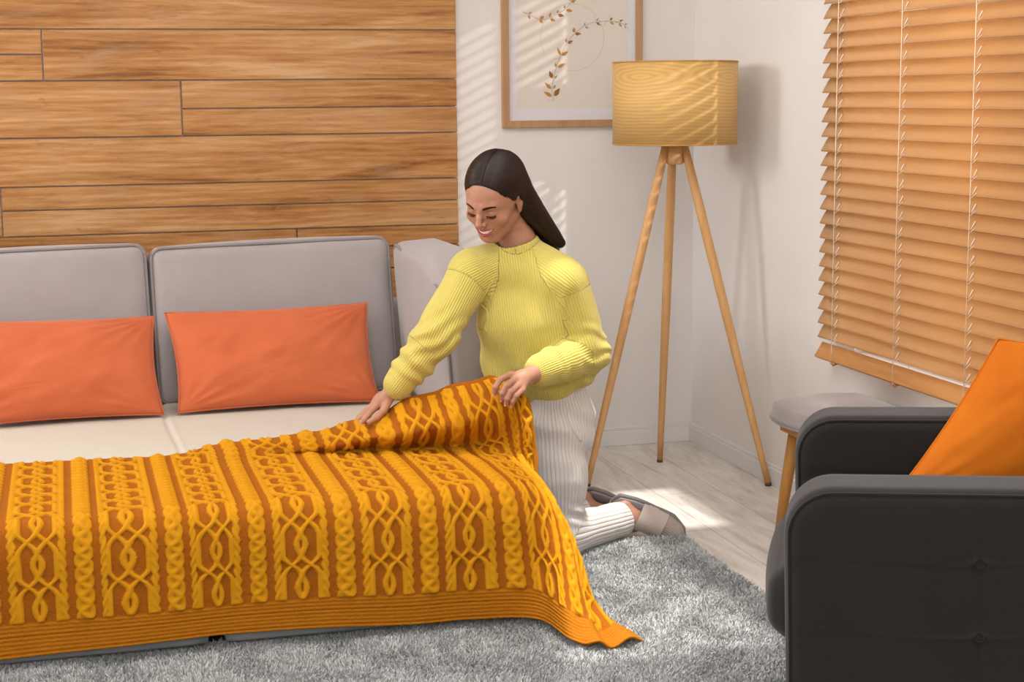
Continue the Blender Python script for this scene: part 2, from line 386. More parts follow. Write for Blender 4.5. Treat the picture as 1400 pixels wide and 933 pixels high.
# framed botanical print
def picture():
    p = empty('framed_picture', (-.4975, -.001, 1.252))
    tag(p, 'botanical print of golden leaf sprigs in a light oak frame on the back wall', 'picture')
    W, Hh, t = .555, .76, .026
    bm = bmesh.new(); x0, x1 = -W/2, W/2
    def bar(pts):
        vf = [bm.verts.new((x, -.022, z)) for x, z in pts]; vb = [bm.verts.new((x, 0, z)) for x, z in pts]
        bm.faces.new(vf); bm.faces.new(vb[::-1])
        for i in range(4): bm.faces.new((vf[i], vb[i], vb[(i+1) % 4], vf[(i+1) % 4]))
    bar([(x0, 0), (x0+t, t), (x0+t, Hh-t), (x0, Hh)]); bar([(x1, 0), (x1, Hh), (x1-t, Hh-t), (x1-t, t)])
    bar([(x0, 0), (x1, 0), (x1-t, t), (x0+t, t)]); bar([(x0, Hh), (x0+t, Hh-t), (x1-t, Hh-t), (x1, Hh)])
    obj_bm('frame', bm, M['frame_wood'], p, smooth=False, bevel=.001)
    bm = bmesh.new(); bbox(bm, x0+t, x1-t, -.008, -.004, t, Hh-t); obj_bm('mount', bm, M['mat_board'], p, smooth=False)
    bm = bmesh.new(); bbox(bm, x0+t+.032, x1-t-.03, -.0085, -.008, t+.045, Hh-t-.045); pr = obj_bm('print', bm, M['paper'], p, smooth=False)
    Y = -.0088
    leaves = {'gold_leaf': bmesh.new(), 'gold_leaf2': bmesh.new(), 'stem_ink': bmesh.new(), 'ring_ink': bmesh.new()}
    cnt = [0]
    def leaf(bm, x, z, a, L, w):
        cnt[0] += 1; y = Y-.00002*(cnt[0] % 12)
        ca, sa = math.cos(a), math.sin(a); pts = []
        prof = [(0, 0), (.2, .38), (.42, .5), (.7, .3), (1, 0), (.7, -.3), (.42, -.5), (.2, -.38)]
        vs = [bm.verts.new((x+L*u*ca-w*v*sa, y, z+L*u*sa+w*v*ca)) for u, v in prof]; bm.faces.new(vs)
    def ribbon(bm, pts, w, closed=False, y=Y):
        P = np.array(pts); T = np.gradient(P, axis=0); T /= np.linalg.norm(T, axis=1)[:, None]+1e-9; Nn = np.stack([-T[:, 1], T[:, 0]], 1)
        a = [bm.verts.new((q[0], y, q[1])) for q in P+Nn*w/2]; b = [bm.verts.new((q[0], y, q[1])) for q in P-Nn*w/2]
        for i in range(len(P)-1): bm.faces.new((a[i], b[i], b[i+1], a[i+1]))
    # lower sprig: control points in frame coordinates (x from centre, z from the frame's foot)
    def sprig(ctrl, n, big, small, seed):
        R = random.Random(seed); t = np.linspace(0, len(ctrl)-1, 60); P = catmull(np.array(ctrl), t); ribbon(leaves['stem_ink'], P, .0016)
        for i in range(n):
            f = (i+.6)/n; q = P[int(f*59)]; q2 = P[min(59, int(f*59)+1)]; a = math.atan2(q2[1]-q[1], q2[0]-q[0])
            for sgn in (-1, 1):
                s = big*(1-f)+small*f; kind = 'gold_leaf' if R.random() < .55 else 'gold_leaf2'
                if R.random() < .35: kind, s = 'stem_ink', s*.7
                aa = a+sgn*(.55+.35*R.random()); st = .006+.006*R.random()
                x, z = q[0]+math.cos(aa)*st*.5, q[1]+math.sin(aa)*st*.5
                leaf(leaves[kind], x, z, aa, s*(.85+.4*R.random()), s*(.42+.2*R.random()))
        for i in range(n*2):
            q = P[R.randrange(60)]; aa = R.random()*6.28; L = .012+.012*R.random()
            ribbon(leaves['stem_ink'], [(q[0], q[1]), (q[0]+L*math.cos(aa), q[1]+L*math.sin(aa))], .0008)
            leaf(leaves['ring_ink'], q[0]+L*math.cos(aa), q[1]+L*math.sin(aa), aa, .006, .004)
    def fpx(px_, pz_): return (px_-.4975*0, pz_)
    sprig([(-.075, .10), (-.08, .16), (-.055, .245), (-.01, .33), (.065, .385), (.165, .395), (.215, .38)], 12, .034, .013, 5)
    sprig([(-.195, .43), (-.12, .40), (-.06, .42), (-.01, .46), (.03, .56), (.01, .63)], 9, .020, .028, 8)
    a = np.linspace(-2.1, 3.7, 90); c = (.0, .335); rb = bmesh.new()
    ribbon(rb, [(c[0]+.125*math.cos(q), c[1]+.125*math.sin(q)) for q in a], .0022, y=Y+.0001)
    R = random.Random(3)
    for i in range(60): leaf(leaves['ring_ink' if i % 3 else 'stem_ink'], R.uniform(-.18, .2), R.uniform(.1, .5), 0, .0035, .0025)
    obj_bm('ring', rb, M['ring_ink'], pr, smooth=False)
    for kname, nm in (('gold_leaf', 'golden_leaves'), ('gold_leaf2', 'brown_leaves'), ('stem_ink', 'stems'), ('ring_ink', 'speckles')):
        lo = obj_bm(nm, leaves[kname], M[kname], pr, smooth=False)
        if nm == 'speckles': lo['kind'] = 'stuff'
    bm = bmesh.new(); bbox(bm, x0+t-.002, x1-t+.002, -.0125, -.0115, t-.002, Hh-t+.002); obj_bm('glass', bm, M['glass'], p, smooth=False)
picture()

# tripod lamp
def lamp():
    L = empty('tripod_floor_lamp', (-.30, -.57, 0))
    tag(L, 'tripod floor lamp with wood-veneer drum shade standing in the corner', 'lamp')
    r, z0, z1, n = .218, 1.200, 1.482, 96
    a = np.linspace(0, 2*PI, n, endpoint=False)
    prof = [(r, z0), (r, z1), (r-.003, z1), (r-.003, z0)]
    V = np.array([[(q*math.cos(t), q*math.sin(t), z) for q, z in prof] for t in a]).reshape(-1, 3)
    k = np.arange(n); F = np.concatenate([np.stack([k*4+j, ((k+1) % n)*4+j, ((k+1) % n)*4+(j+1) % 4, k*4+(j+1) % 4], -1) for j in range(4)])
    ang = np.repeat((a-1.45*PI+2*PI+PI) % (2*PI)-PI, 4)*r
    # grain centred at two cathedral swirls
    sh = obj_np('shade', V, F, M['veneer'], L, attrs={'su': np.abs(ang)-.17, 'sv': V[:, 2]-1.43})
    for p in sh.data.polygons: p.use_smooth = abs(p.normal.z) < .5
    for zz in (z0, z1):
        V, F = tube([((r-.0005)*math.cos(t), (r-.0005)*math.sin(t), zz) for t in a], .0028, 8, closed=True)
        obj_np('rim', V, F, M['veneer_edge'], sh)
    # spider, socket and bulb inside
    parts = [tube([(0, 0, 1.25), (.1*math.cos(t), .1*math.sin(t), 1.245), ((r-.003)*math.cos(t), (r-.003)*math.sin(t), 1.215)], .002, 6) for t in (0, 2.1, 4.2)]
    V, F = join_arr(parts); obj_np('shade_support', V, F, mat_flat('white metal', '#d8d8d8', .4), L)
    V, F = tube([(0, 0, 1.16), (0, 0, 1.27)], .019, 20); obj_np('socket', V, F, mat_flat('white socket', '#e6e6e6', .4), L)
    z = np.linspace(-1, 1, 13); V, F = tube([(0, 0, 1.305+.032*q) for q in z], .03*np.sqrt(np.maximum(.02, 1-z*z)), 20); obj_np('bulb', V, F, mat_flat('frosted bulb', '#f0efe8', .3), L)
    zz = [1.128, 1.135, 1.185, 1.192]; V, F = tube([(0, 0, q) for q in zz], [.026, .034, .034, .028], 24); obj_np('hub', V, F, M['leg_wood'], L)
    for (fx, fy) in ((-.637, -.609), (-.258, -.329), (-.026, -.795)):
        ft = np.array([fx+.30, fy+.57, .006]); d = np.array([ft[0], ft[1]]); d /= np.linalg.norm(d)
        tp = np.array([d[0]*.035, d[1]*.035, 1.195]); t = np.linspace(0, 1, 14)[:, None]
        rr = np.interp(t[:, 0], [0, .12, .5, 1], [.013, .0165, .0165, .0105])
        V, F = tube(tp*(1-t)+ft*t, rr, 20); leg = obj_np('leg', V, F, M['leg_wood'], L)
        V, F = tube([ft+[0, 0, -.006], ft+(tp-ft)*.004], .0112, 16); obj_np('foot_pad', V, F, mat_flat('dark felt', '#5b4a3a', .9), leg)
lamp()

# venetian blind
def blind():
    B = empty('venetian_blind', (-.055, -2.1, 1.2))
    tag(B, 'honey-coloured wooden venetian blind closed over the window on the right wall', 'blind')
    ox, oy, oz = -.055, -2.1, 1.2
    y0, y1 = -3.15-oy, -1.245-oy
    tilt = math.radians(58.5); w = .0540; pitch = .04545
    z = .598+.024; ztop = 2.24; i = 0
    def slat_arr(zc, tl, ww, th=.0028, y1=y1):
        n = 9; s = np.linspace(-.5, .5, n); crown = .0016*(1-(2*s)**2)
        top = np.stack([s*ww, crown+th/2], 1); bot = np.stack([s[::-1]*ww, crown[::-1]-th/2], 1)
        pr = np.vstack([top, bot]); c, sn = math.cos(tl), math.sin(tl)
        X = pr[:, 0]*c-pr[:, 1]*sn; Z = pr[:, 0]*sn+pr[:, 1]*c+zc
        m = len(pr); ys = [y0, y1]
        V = np.array([(X[j], y, Z[j]) for y in ys for j in range(m)]); k = np.arange(m)
        F = [np.stack([k, (k+1) % m, m+(k+1) % m, m+k], -1)]
        caps = []
        for j in range(n-1): caps += [(j, j+1, m-2-j, m-1-j), (m+j+1, m+j, m+m-1-j, m+m-2-j)]
        return V, [np.concatenate([F[0], np.array(caps)])]
    zs = []
    while z < ztop:
        zs.append(z); z += pitch
    for i, zz in enumerate(zs):
        tl = tilt+random.uniform(-.012, .012)
        if i in (7,): tl += .05
        V, F = slat_arr(zz-oz, tl, w); V[:, 1] += random.uniform(-.0012, .0012); obj_np('slat', V, F, M['slat'], B)
    # bottom rail: thicker bar, same tilt
    bm = bmesh.new(); Mx = Matrix.Translation((-.004, 0, .556-oz)) @ Matrix.Rotation(-tilt, 4, 'Y')
    bbox(bm, -.027, .027, y0, y1+.003, -.007, .007, M=Mx)
    rl = obj_bm('bottom_rail', bm, M['slat_rail'] if 'slat_rail' in M else M['rail'], B, smooth=False, bevel=.003)
    bm = bmesh.new(); bbox(bm, -.03, .035, y0-.01, y1+.01, ztop-oz, ztop+.05-oz); obj_bm('head_rail', bm, M['rail'], B, smooth=False, bevel=.003)
    for yc in (-1.375, -1.765, -2.150, -2.545, -2.93):
        y = yc-oy; parts = []
        ztb = .54-oz; zt = ztop-oz
        parts.append(tube([(-.030, y, ztb), (-.0295, y+.001, 0), (-.030, y, zt)], .0010, 6))
        parts.append(tube([(.026, y+.006, ztb), (.026, y+.006, zt)], .0013, 6))
        for q in zs:
            q -= oz; parts.append(tube([(-.028, y, q-.028), (0, y+.002, q-.006), (.026, y+.006, q+.022)], .0009, 5))
            parts.append(tube([(-.0155, y+.013, q-.020), (-.012, y+.010, q-.010), (-.0065, y+.008, q+.002)], .0016, 5))
        V, F = join_arr(parts); obj_np('ladder_cord', V, F, M['cord'], B)
        V, F = tube([(-.006, y, .532-oz), (-.022, y-.001, .526-oz), (-.031, y-.001, .536-oz)], .0035, 8); obj_np('cord_clip', V, F, M['rail'], B)
blind()
# ------------------------------------------------------------------ soft furniture helpers
def rbox(size, r, bulge=(0, 0, 0), n=22, seed=0, wr=0.0, wf=6.0):
    """rounded, slightly swollen upholstered box centred on the origin; returns V,F"""
    sx, sy, sz = [s/2 for s in size]
    lin = np.linspace(-1, 1, n)
    V = []; F = []; o = 0
    for ax in range(3):
        for sg in (-1, 1):
            a, b = [(1, 2), (2, 0), (0, 1)][ax]
            A, B = np.meshgrid(lin, lin, indexing='ij'); P = np.zeros((n, n, 3)); P[..., ax] = sg; P[..., a] = A; P[..., b] = B
            V.append(P.reshape(-1, 3)); f = grid_faces(n, n, o); F.append(f if sg > 0 else f[:, ::-1]); o += n*n
    V = np.vstack(V); F = np.concatenate(F)
    # even out to edges so corners get enough rings
    S = np.array([sx, sy, sz]); P = np.sign(V)*(np.abs(V)**.8)*S
    inner = S-r; C = np.clip(P, -inner, inner); D = P-C; L = np.linalg.norm(D, axis=1)
    m = L > 1e-9; Dn = np.zeros_like(D); Dn[m] = D[m]/L[m][:, None]
    Q = C+Dn*np.minimum(r, np.where(m, np.maximum(L, 0), 0))[:, None]
    Q = np.where(m[:, None], C+Dn*r*np.clip(L/ r, 0, 1)[:, None]**0*1, P)
    U = P/S
    for ax in range(3):
        a, b = [(1, 2), (2, 0), (0, 1)][ax]
        w = np.clip(1-U[:, a]**2, 0, 1)*np.clip(1-U[:, b]**2, 0, 1)
        Q[:, ax] += bulge[ax]*np.sign(U[:, ax])*np.abs(U[:, ax])**3*w**.7
    if wr:
        for i in range(3): Q[:, i] += wr*vnoise(Q*wf+i*9, seed)
    # weld
    key = np.round(Q, 5); _, idx, inv = np.unique(key, axis=0, return_index=True, return_inverse=True)
    F = inv.ravel()[F]; F = F[(F[:, 0] != F[:, 1]) & (F[:, 1] != F[:, 2]) & (F[:, 2] != F[:, 3]) & (F[:, 3] != F[:, 0])]
    return Q[idx], F

def xf(V, rot=(0, 0, 0), loc=(0, 0, 0)):
    R = Matrix.Rotation(rot[2], 3, 'Z') @ Matrix.Rotation(rot[1], 3, 'Y') @ Matrix.Rotation(rot[0], 3, 'X')
    return np.asarray(V) @ np.array(R).T+np.array(loc)

def rloop(sx, sz, r, n=10):
    P = []
    for cx, cz, a0 in ((sx-r, sz-r, 0), (-sx+r, sz-r, PI/2), (-sx+r, -sz+r, PI), (sx-r, -sz+r, 1.5*PI)):
        for t in np.linspace(a0, a0+PI/2, n): P.append((cx+r*math.cos(t), cz+r*math.sin(t)))
    return np.array(P)

def cushion_surface(corners, thick, seed=0, n=64, pinch=.06, wr=.006, ears=.02, droop=0):
    """pillow between four 3-D corners (bl, br, tr, tl); both faces, pinched seam"""
    bl, br, tr, tl = [np.array(c, float) for c in corners]
    s = np.linspace(0, 1, n); U, Vv = np.meshgrid(s, s, indexing='ij')
    base = (bl*((1-U)*(1-Vv))[..., None]+br*(U*(1-Vv))[..., None]+tr*(U*Vv)[..., None]+tl*((1-U)*Vv)[..., None])
    nrm = np.cross(br-bl, tl-bl); nrm /= np.linalg.norm(nrm); cen = (bl+br+tr+tl)/4
    a, b = 2*U-1, 2*Vv-1
    ex = (br-bl+tr-tl)/2; ey = (tl-bl+tr-br)/2
    # sides drawn in between the corners
    px = pinch*np.sign(a)*np.abs(a)**3*(1-b**2)**1.0; py = pinch*np.sign(b)*np.abs(b)**3*(1-a**2)**1.0
    base = base-px[..., None]*ex*.5-py[..., None]*ey*.5
    h = (np.clip(1-a**2, 0, 1)**.55)*(np.clip(1-b**2, 0, 1)**.55)
    # creases radiating from the corners
    cre = 0
    for ca, cb, sd in ((-1, -1, 1), (1, -1, 2), (1, 1, 3), (-1, 1, 4)):
        da, db = (a-ca), (b-cb); ang = np.arctan2(np.abs(db)+1e-6, np.abs(da)+1e-6); rr = np.hypot(da, db)
        cre = cre+np.exp(-(rr/.55)**2)*np.sin(ang*(15+3*sd)+sd+seed)*smoothstep(0, .25, rr)*.7
    wn = vnoise(np.stack([a*2.2+seed, b*2.6, a*0+seed], -1), seed)+.5*vnoise(np.stack([a*5+seed, b*5-a*3, a*0+3], -1), seed+1)
    front = base+nrm*(thick/2*h+wr*h**.5*(cre+.9*wn))[..., None]
    back = base-nrm*(thick/2*h)[..., None]
    V = np.vstack([front.reshape(-1, 3), back.reshape(-1, 3)])
    F = np.concatenate([grid_faces(n, n), grid_faces(n, n, n*n)[:, ::-1]])
    edge = np.concatenate([base[:, 0], base[-1, :], base[::-1, -1], base[0, ::-1]])
    key = np.round(V, 5); _, idx, inv = np.unique(key, axis=0, return_index=True, return_inverse=True)
    F = inv.ravel()[F]; F = F[(F[:, 0] != F[:, 1]) & (F[:, 1] != F[:, 2]) & (F[:, 2] != F[:, 3]) & (F[:, 3] != F[:, 0])]
    return V[idx], F, edge

# ------------------------------------------------------------------ sofa bed
BED_Z = .36
def sofa():
    S = empty('sofa_bed', (-2.1, -1.2, 0))
    tag(S, 'light grey fabric sofa folded out as a bed in front of the plank wall', 'sofa bed')
    off = np.array([-2.1, -1.2, 0])
    def put(name, V, F, m, par=S, **k): return obj_np(name, np.asarray(V)-off, F, m, par, **k)
    for x0, x1 in ((-3.35, -2.078), (-2.046, -1.245)):
        V, F = rbox((x1-x0, 1.5, .245), .018, (0, .003, .003), n=20); V = xf(V, loc=((x0+x1)/2, -1.28, .0325+.1225)); put('base', V, F, M['sofa_base'])
        V, F = rbox((x1-x0, 1.50, .075), .030, (0, .002, .001), n=20); V = xf(V, loc=((x0+x1)/2, -1.262, .318)); put('mattress', V, F, M['sofa_base'])
    for x, y in ((-3.3, -1.95), (-2.15, -1.95), (-1.97, -1.95), (-1.32, -1.95), (-3.3, -.6), (-1.32, -.6)):
        V, F = tube([(x, y, 0), (x, y, .036)], .022, 16); put('foot', V, F, mat_flat('black plastic foot', '#222222', .6))
    # frame behind the back cushions
    V, F = rbox((2.2, .16, .62), .03, n=16); put('back_frame', xf(V, loc=(-2.24, -.13, .33)), F, M['sofa'])
    # back cushions
    for (x0, x1, sd) in ((-3.06, -2.115, 1), (-2.107, -1.290, 2)):
        w = x1-x0; h = .535; d = .20
        V, F = rbox((w, d, h), .035, (.004, .022, .012), n=34, seed=sd, wr=.003, wf=5)
        rot = (math.radians(-9), math.radians(-1.0), 0); loc = ((x0+x1)/2, -.365, BED_Z+h/2-.018)
        cu = put('back_cushion', xf(V, rot, loc), F, M['sofa'])
        for yy in (-d/2+.008, d/2-.008):
            lp = rloop(w/2-.010, h/2-.010, .04); P = np.stack([lp[:, 0], np.full(len(lp), yy), lp[:, 1]], 1)
            P[:, 0] *= 1.012; P[:, 2] *= 1.016
            V, F2 = tube(xf(P, rot, loc), .0052, 8, closed=True); put('piping', V, F2, M['sofa_pipe'], cu)
    # side cushion along the right end, tall at the back and sloping at its front corner
    V, F = rbox((.17, .74, .52), .035, (.018, .006, .008), n=30, seed=5, wr=.003)
    V[:, 2] -= .10*smoothstep(-.05, -.42, V[:, 1])*smoothstep(-.1, .25, V[:, 2])
    cu = put('side_cushion', xf(V, (0, math.radians(-4), 0), (-1.195, -.835, BED_Z+.265)), F, M['sofa'])
    lp = rloop(.37-.012, .26-.012, .045); P = np.stack([np.full(len(lp), -.079), lp[:, 0], lp[:, 1]], 1)*[1, 1.01, 1.015]
    P[:, 2] -= .10*smoothstep(-.05, -.42, P[:, 1])*smoothstep(-.1, .25, P[:, 2])
    V, F = tube(xf(P, (0, math.radians(-4), 0), (-1.195, -.835, BED_Z+.265)), .005, 8, closed=True); put('piping', V, F, M['sofa_pipe'], cu)
sofa()

def sheet():
    xs = np.linspace(-3.3, -1.262, 330); ys = np.linspace(-1.94, -.36, 240); X, Y = np.meshgrid(xs, ys, indexing='ij')
    seam = np.exp(-((X+2.092+.006*np.sin(Y*6))/.007)**2)
    rip = vnoise(np.stack([X*3, Y*5, X*0], -1), 3)*.0022+vnoise(np.stack([X*9+Y*4, Y*6, X*0], -1), 4)*.0010
    pl = np.exp(-((X+2.075+.02*(Y+1.2))/.007)**2)*.0035*smoothstep(-.6, -1.1, Y)
    Z = BED_Z+.004+rip-seam*.005+pl*.5
    edge = np.minimum(X-xs[0], xs[-1]-X); Z -= .006*(1-smoothstep(0, .02, edge))
    V = np.stack([X, Y, Z], -1).reshape(-1, 3)
    o = obj_np('bed_sheet', V, grid_faces(len(xs), len(ys)), M['sheet']); md = o.modifiers.new('s', 'SOLIDIFY'); md.thickness = .002; md.offset = -1
    tag(o, 'plain cream cotton sheet spread over the unfolded sofa bed', 'sheet')
sheet()

def pillow(name, corners, thick, mat, seed, label, cat, group=None, pinch=.06, wr=.006, flange=False):
    V, F, edge = cushion_surface(corners, thick, seed, pinch=pinch, wr=wr)
    c = V.mean(0)
    o = obj_np(name, V-c, F, mat); o.location = c
    tag(o, label, cat, group)
    Vt, Ft = tube(edge[::2]-c, .0026, 6, closed=True); obj_np('seam', Vt, Ft, mat, o)
    return o
pillow('bed_pillow', [(-2.055, -.735, .375), (-1.400, -.735, .375), (-1.400, -.545, .680), (-2.075, -.545, .675)], .15, M['pillow'], 2,
       'orange cotton pillow leaning on the grey cushion nearest the kneeling woman', 'pillow', 'orange pillows on the sofa bed', pinch=.05, wr=.010)
pillow('bed_pillow', [(-2.74, -.765, .375), (-2.100, -.745, .375), (-2.110, -.55, .665), (-2.78, -.56, .68)], .16, M['pillow'], 5,
       'orange cotton pillow cut off by the left edge, in front of the left cushion', 'pillow', 'orange pillows on the sofa bed', pinch=.05, wr=.009)

# ------------------------------------------------------------------ blanket
def blanket():
    # columns: pattern position u, then rows from the far edge (v=0) to the hem
    vrow = np.array([0, .05, .11, .18, .27, .42, .58, .70, .745, .80, .90, .98, 1.06])
    def flat(x, yb=-1.335, hem=.062, xs=0):
        z = BED_Z+.014
        y = [yb, yb-.05, yb-.11, yb-.18, yb-.27, yb-.40, yb-.53]
        P = [(x, yy, z) for yy in y]
        P += [(x, -1.975, z-.001), (x, -2.022, z-.018), (x, -2.044, .308), (x+xs, -2.052, .22), (x+xs, -2.056, .142), (x+xs, -2.060, hem)]
        return P
    Z = BED_Z+.014
    cols = [
        (-2.95, flat(-2.95, -1.32, .052)), (-2.60, flat(-2.60, -1.325, .056)), (-2.30, flat(-2.30, -1.35, .064)),
        (-2.10, flat(-2.10, -1.345, .068)),
        (-1.98, [(-1.985,-1.33,.392),(-1.985,-1.375,.398),(-1.98,-1.43,.390),(-1.98,-1.50,.377),(-1.98,-1.60,Z),(-1.98,-1.74,Z),(-1.98,-1.87,Z),(-1.98,-1.975,Z-.001),(-1.98,-2.022,Z-.018),(-1.98,-2.044,.308),(-1.98,-2.052,.22),(-1.98,-2.056,.142),(-1.98,-2.060,.066)]),
        (-1.78, [(-1.785,-1.40,.418),(-1.785,-1.45,.416),(-1.78,-1.475,.392),(-1.78,-1.475,.378),(-1.78,-1.55,Z),(-1.78,-1.70,Z),(-1.78,-1.84,Z),(-1.78,-1.97,Z-.001),(-1.78,-2.020,Z-.018),(-1.78,-2.044,.306),(-1.78,-2.053,.22),(-1.78,-2.058,.140),(-1.78,-2.062,.062)]),
        (-1.58, [(-1.590,-1.44,.460),(-1.590,-1.475,.448),(-1.585,-1.525,.418),(-1.58,-1.465,.376),(-1.58,-1.55,Z-.002),(-1.58,-1.70,Z),(-1.58,-1.85,Z),(-1.58,-1.97,Z-.002),(-1.58,-2.018,Z-.02),(-1.58,-2.044,.300),(-1.58,-2.054,.21),(-1.58,-2.060,.130),(-1.58,-2.064,.050)]),
        (-1.42, [(-1.435,-1.47,.524),(-1.432,-1.515,.496),(-1.425,-1.575,.445),(-1.42,-1.495,.379),(-1.42,-1.55,Z-.003),(-1.42,-1.69,Z),(-1.42,-1.84,Z),(-1.42,-1.97,Z-.002),(-1.42,-2.018,Z-.02),(-1.42,-2.044,.296),(-1.42,-2.054,.205),(-1.42,-2.062,.125),(-1.42,-2.066,.047)]),
        (-1.27, [(-1.325,-1.53,.564),(-1.318,-1.575,.528),(-1.305,-1.615,.47),(-1.29,-1.55,.392),(-1.28,-1.60,.370),(-1.275,-1.72,Z),(-1.275,-1.85,Z),(-1.275,-1.96,Z-.004),(-1.27,-2.012,Z-.024),(-1.268,-2.046,.296),(-1.262,-2.062,.20),(-1.258,-2.085,.118),(-1.258,-2.108,.045)]),
        (-1.12, [(-1.240,-1.60,.592),(-1.222,-1.645,.560),(-1.205,-1.655,.500),(-1.192,-1.645,.435),(-1.188,-1.66,.385),(-1.192,-1.74,.362),(-1.196,-1.85,.358),(-1.198,-1.95,.345),(-1.188,-2.01,.310),(-1.180,-2.06,.245),(-1.185,-2.13,.160),(-1.195,-2.20,.085),(-1.208,-2.285,.036)]),
        (-1.00, [(-1.178,-1.615,.545),(-1.172,-1.655,.525),(-1.165,-1.672,.465),(-1.158,-1.672,.405),(-1.160,-1.69,.345),(-1.150,-1.77,.292),(-1.156,-1.87,.270),(-1.150,-1.965,.252),(-1.140,-2.01,.225),(-1.132,-2.06,.170),(-1.140,-2.14,.095),(-1.128,-2.215,.044),(-1.133,-2.315,.036)]),
        (-.90, [(-1.142,-1.60,.520),(-1.140,-1.635,.49),(-1.136,-1.65,.43),(-1.134,-1.66,.365),(-1.138,-1.69,.290),(-1.130,-1.78,.225),(-1.132,-1.88,.190),(-1.125,-1.985,.165),(-1.118,-2.03,.130),(-1.112,-2.07,.078),(-1.085,-2.11,.042),(-1.045,-2.18,.037),(-1.040,-2.29,.036)]),
    ]
    U = np.array([c[0] for c in cols]); G = np.array([c[1] for c in cols])    # (nc, nr, 3)
    st = .0026
    uu = np.arange(U[0], U[-1]+1e-9, st); vv = np.arange(0, 1.06+1e-9, st)
    tv = np.interp(vv, vrow, np.arange(len(vrow))); tu = np.interp(uu, U, np.arange(len(U)))
    A = catmull(np.swapaxes(G, 0, 1), tv)            # (nv, nc, 3)
    P = catmull(np.swapaxes(A, 0, 1), tu)            # (nu, nv, 3)
    Ug, Vg = np.meshgrid(uu, vv, indexing='ij')
    # soft folds in the lifted and hanging part, little undulation elsewhere
    Tu = np.gradient(P, axis=0); Tv = np.gradient(P, axis=1)
    Nn = np.cross(Tv, Tu); Nn /= np.linalg.norm(Nn, axis=-1)[..., None]+1e-12
    if Nn[100, 150, 2] < 0: Nn = -Nn
    lift = smoothstep(-1.95, -1.5, Ug)*(1-smoothstep(.10, .24, Vg)); hang = smoothstep(.72, 1.0, Vg)
    right = smoothstep(-1.18, -1.0, Ug)
    fold = lift*.006*np.sin(Ug*38+Vg*12)+hang*.005*np.sin(Ug*11+1.2)+.0015*vnoise(np.stack([Ug*6, Vg*6, Ug*0], -1), 9)
    fold += right*.008*np.sin(Ug*75+Vg*5)*(1-smoothstep(.2, .34, Vg)) + right*smoothstep(.75, .95, Vg)*.010*np.sin(Ug*55-Vg*9)
    P = P+Nn*fold[..., None]
    for _ in range(2):
        P[1:-1, 1:-1] = .5*P[1:-1, 1:-1]+.125*(P[2:, 1:-1]+P[:-2, 1:-1]+P[1:-1, 2:]+P[1:-1, :-2])
    Tu = np.gradient(P, axis=0); Tv = np.gradient(P, axis=1); Nn = np.cross(Tv, Tu); Nn /= np.linalg.norm(Nn, axis=-1)[..., None]+1e-12
    if Nn[100, 150, 2] < 0: Nn = -Nn
    # ---- cable pattern
    per = .212; c0 = -2.167                        # a braid runs down this line
    hem_v0 = 1.06-.078; selv = -.90-.052
    x = (Ug-c0+per/2) % per-per/2                 # distance to nearest braid
    lx = (Ug-c0) % per-per/2                      # distance to centre of the lattice panel
    H = np.zeros_like(Ug)
    def strand(pos, d, w, hgt, zo):
        r = np.abs(d-pos)/w
        return np.where(r < 1, hgt*np.sqrt(np.clip(1-r*r, 0, 1))*.85+hgt*.15+zo, 0)
    s = Vg
    for kx in range(3):                            # plump three-strand braid
        ph = 2*PI*(s/.112+kx/3)
        H = np.maximum(H, strand(.0145*np.sin(ph), x, .0110, .0090, .0032*np.cos(2*ph)))
    Pp = .115
    def path(t):
        t = t % 1
        inner = .0100*np.abs(np.sin(PI*np.clip(t/.26, 0, 1)))
        out = .043*smoothstep(.25, .50, t)*(1-smoothstep(.75, 1.0, t))
        return np.where(t < .26, inner, out)
    for j, sg in ((0, 1), (0, -1), (1, 1), (1, -1)):
        t = s/(2*Pp)+.5*j; a = path(t)
        flip = np.where((t % 1) < .26, -1, 1)
        H = np.maximum(H, strand(sg*a*flip, lx, .0074, .0074, .0012*sg*np.cos(2*PI*s/Pp*1.0+j)))
    for sg in (-1, 1):                             # fine twisted rope on both borders of the panel
        for kx in (0, 1):
            ph = 2*PI*(s/.055)+kx*PI
            H = np.maximum(H, strand(sg*(.0555+.0045*np.sin(ph)), lx, .0058, .0058, .0016*np.cos(ph)))
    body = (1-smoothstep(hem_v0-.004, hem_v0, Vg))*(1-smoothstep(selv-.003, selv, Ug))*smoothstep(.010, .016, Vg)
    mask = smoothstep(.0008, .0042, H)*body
    H = H*body
    rib = np.abs(np.sin(PI*(Vg-hem_v0)/.0098))**.7*.0034*smoothstep(hem_v0-.001, hem_v0+.002, Vg)
    ribs = np.abs(np.sin(PI*(Ug-selv)/.0098))**.7*.0036*smoothstep(selv-.001, selv+.002, Ug)*(1-smoothstep(hem_v0-.004, hem_v0, Vg))
    H = H+rib+ribs+.0006*vnoise(np.stack([Ug*180, Vg*180, Ug*0], -1), 12)
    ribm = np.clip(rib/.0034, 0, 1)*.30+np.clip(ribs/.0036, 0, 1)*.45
    P2 = P+Nn*H[..., None]
    P2[..., 2] = np.maximum(P2[..., 2], .006)
    nu, nv = Ug.shape
    back = P-Nn*.0035; back[..., 2] = np.maximum(back[..., 2], .003)
    V = np.vstack([P2.reshape(-1, 3), back.reshape(-1, 3)])
    F1 = grid_faces(nu, nv)[:, ::-1]; F2 = grid_faces(nu, nv, nu*nv)
    i = np.arange(nu); j = np.arange(nv); n0 = nu*nv; edges = []
    def strip(a):
        edges.append(np.stack([a[:-1], a[1:], a[1:]+n0, a[:-1]+n0], -1))
    strip(i*nv); strip((i*nv+nv-1)[::-1]); strip(j[::-1]); strip((nu-1)*nv+j)
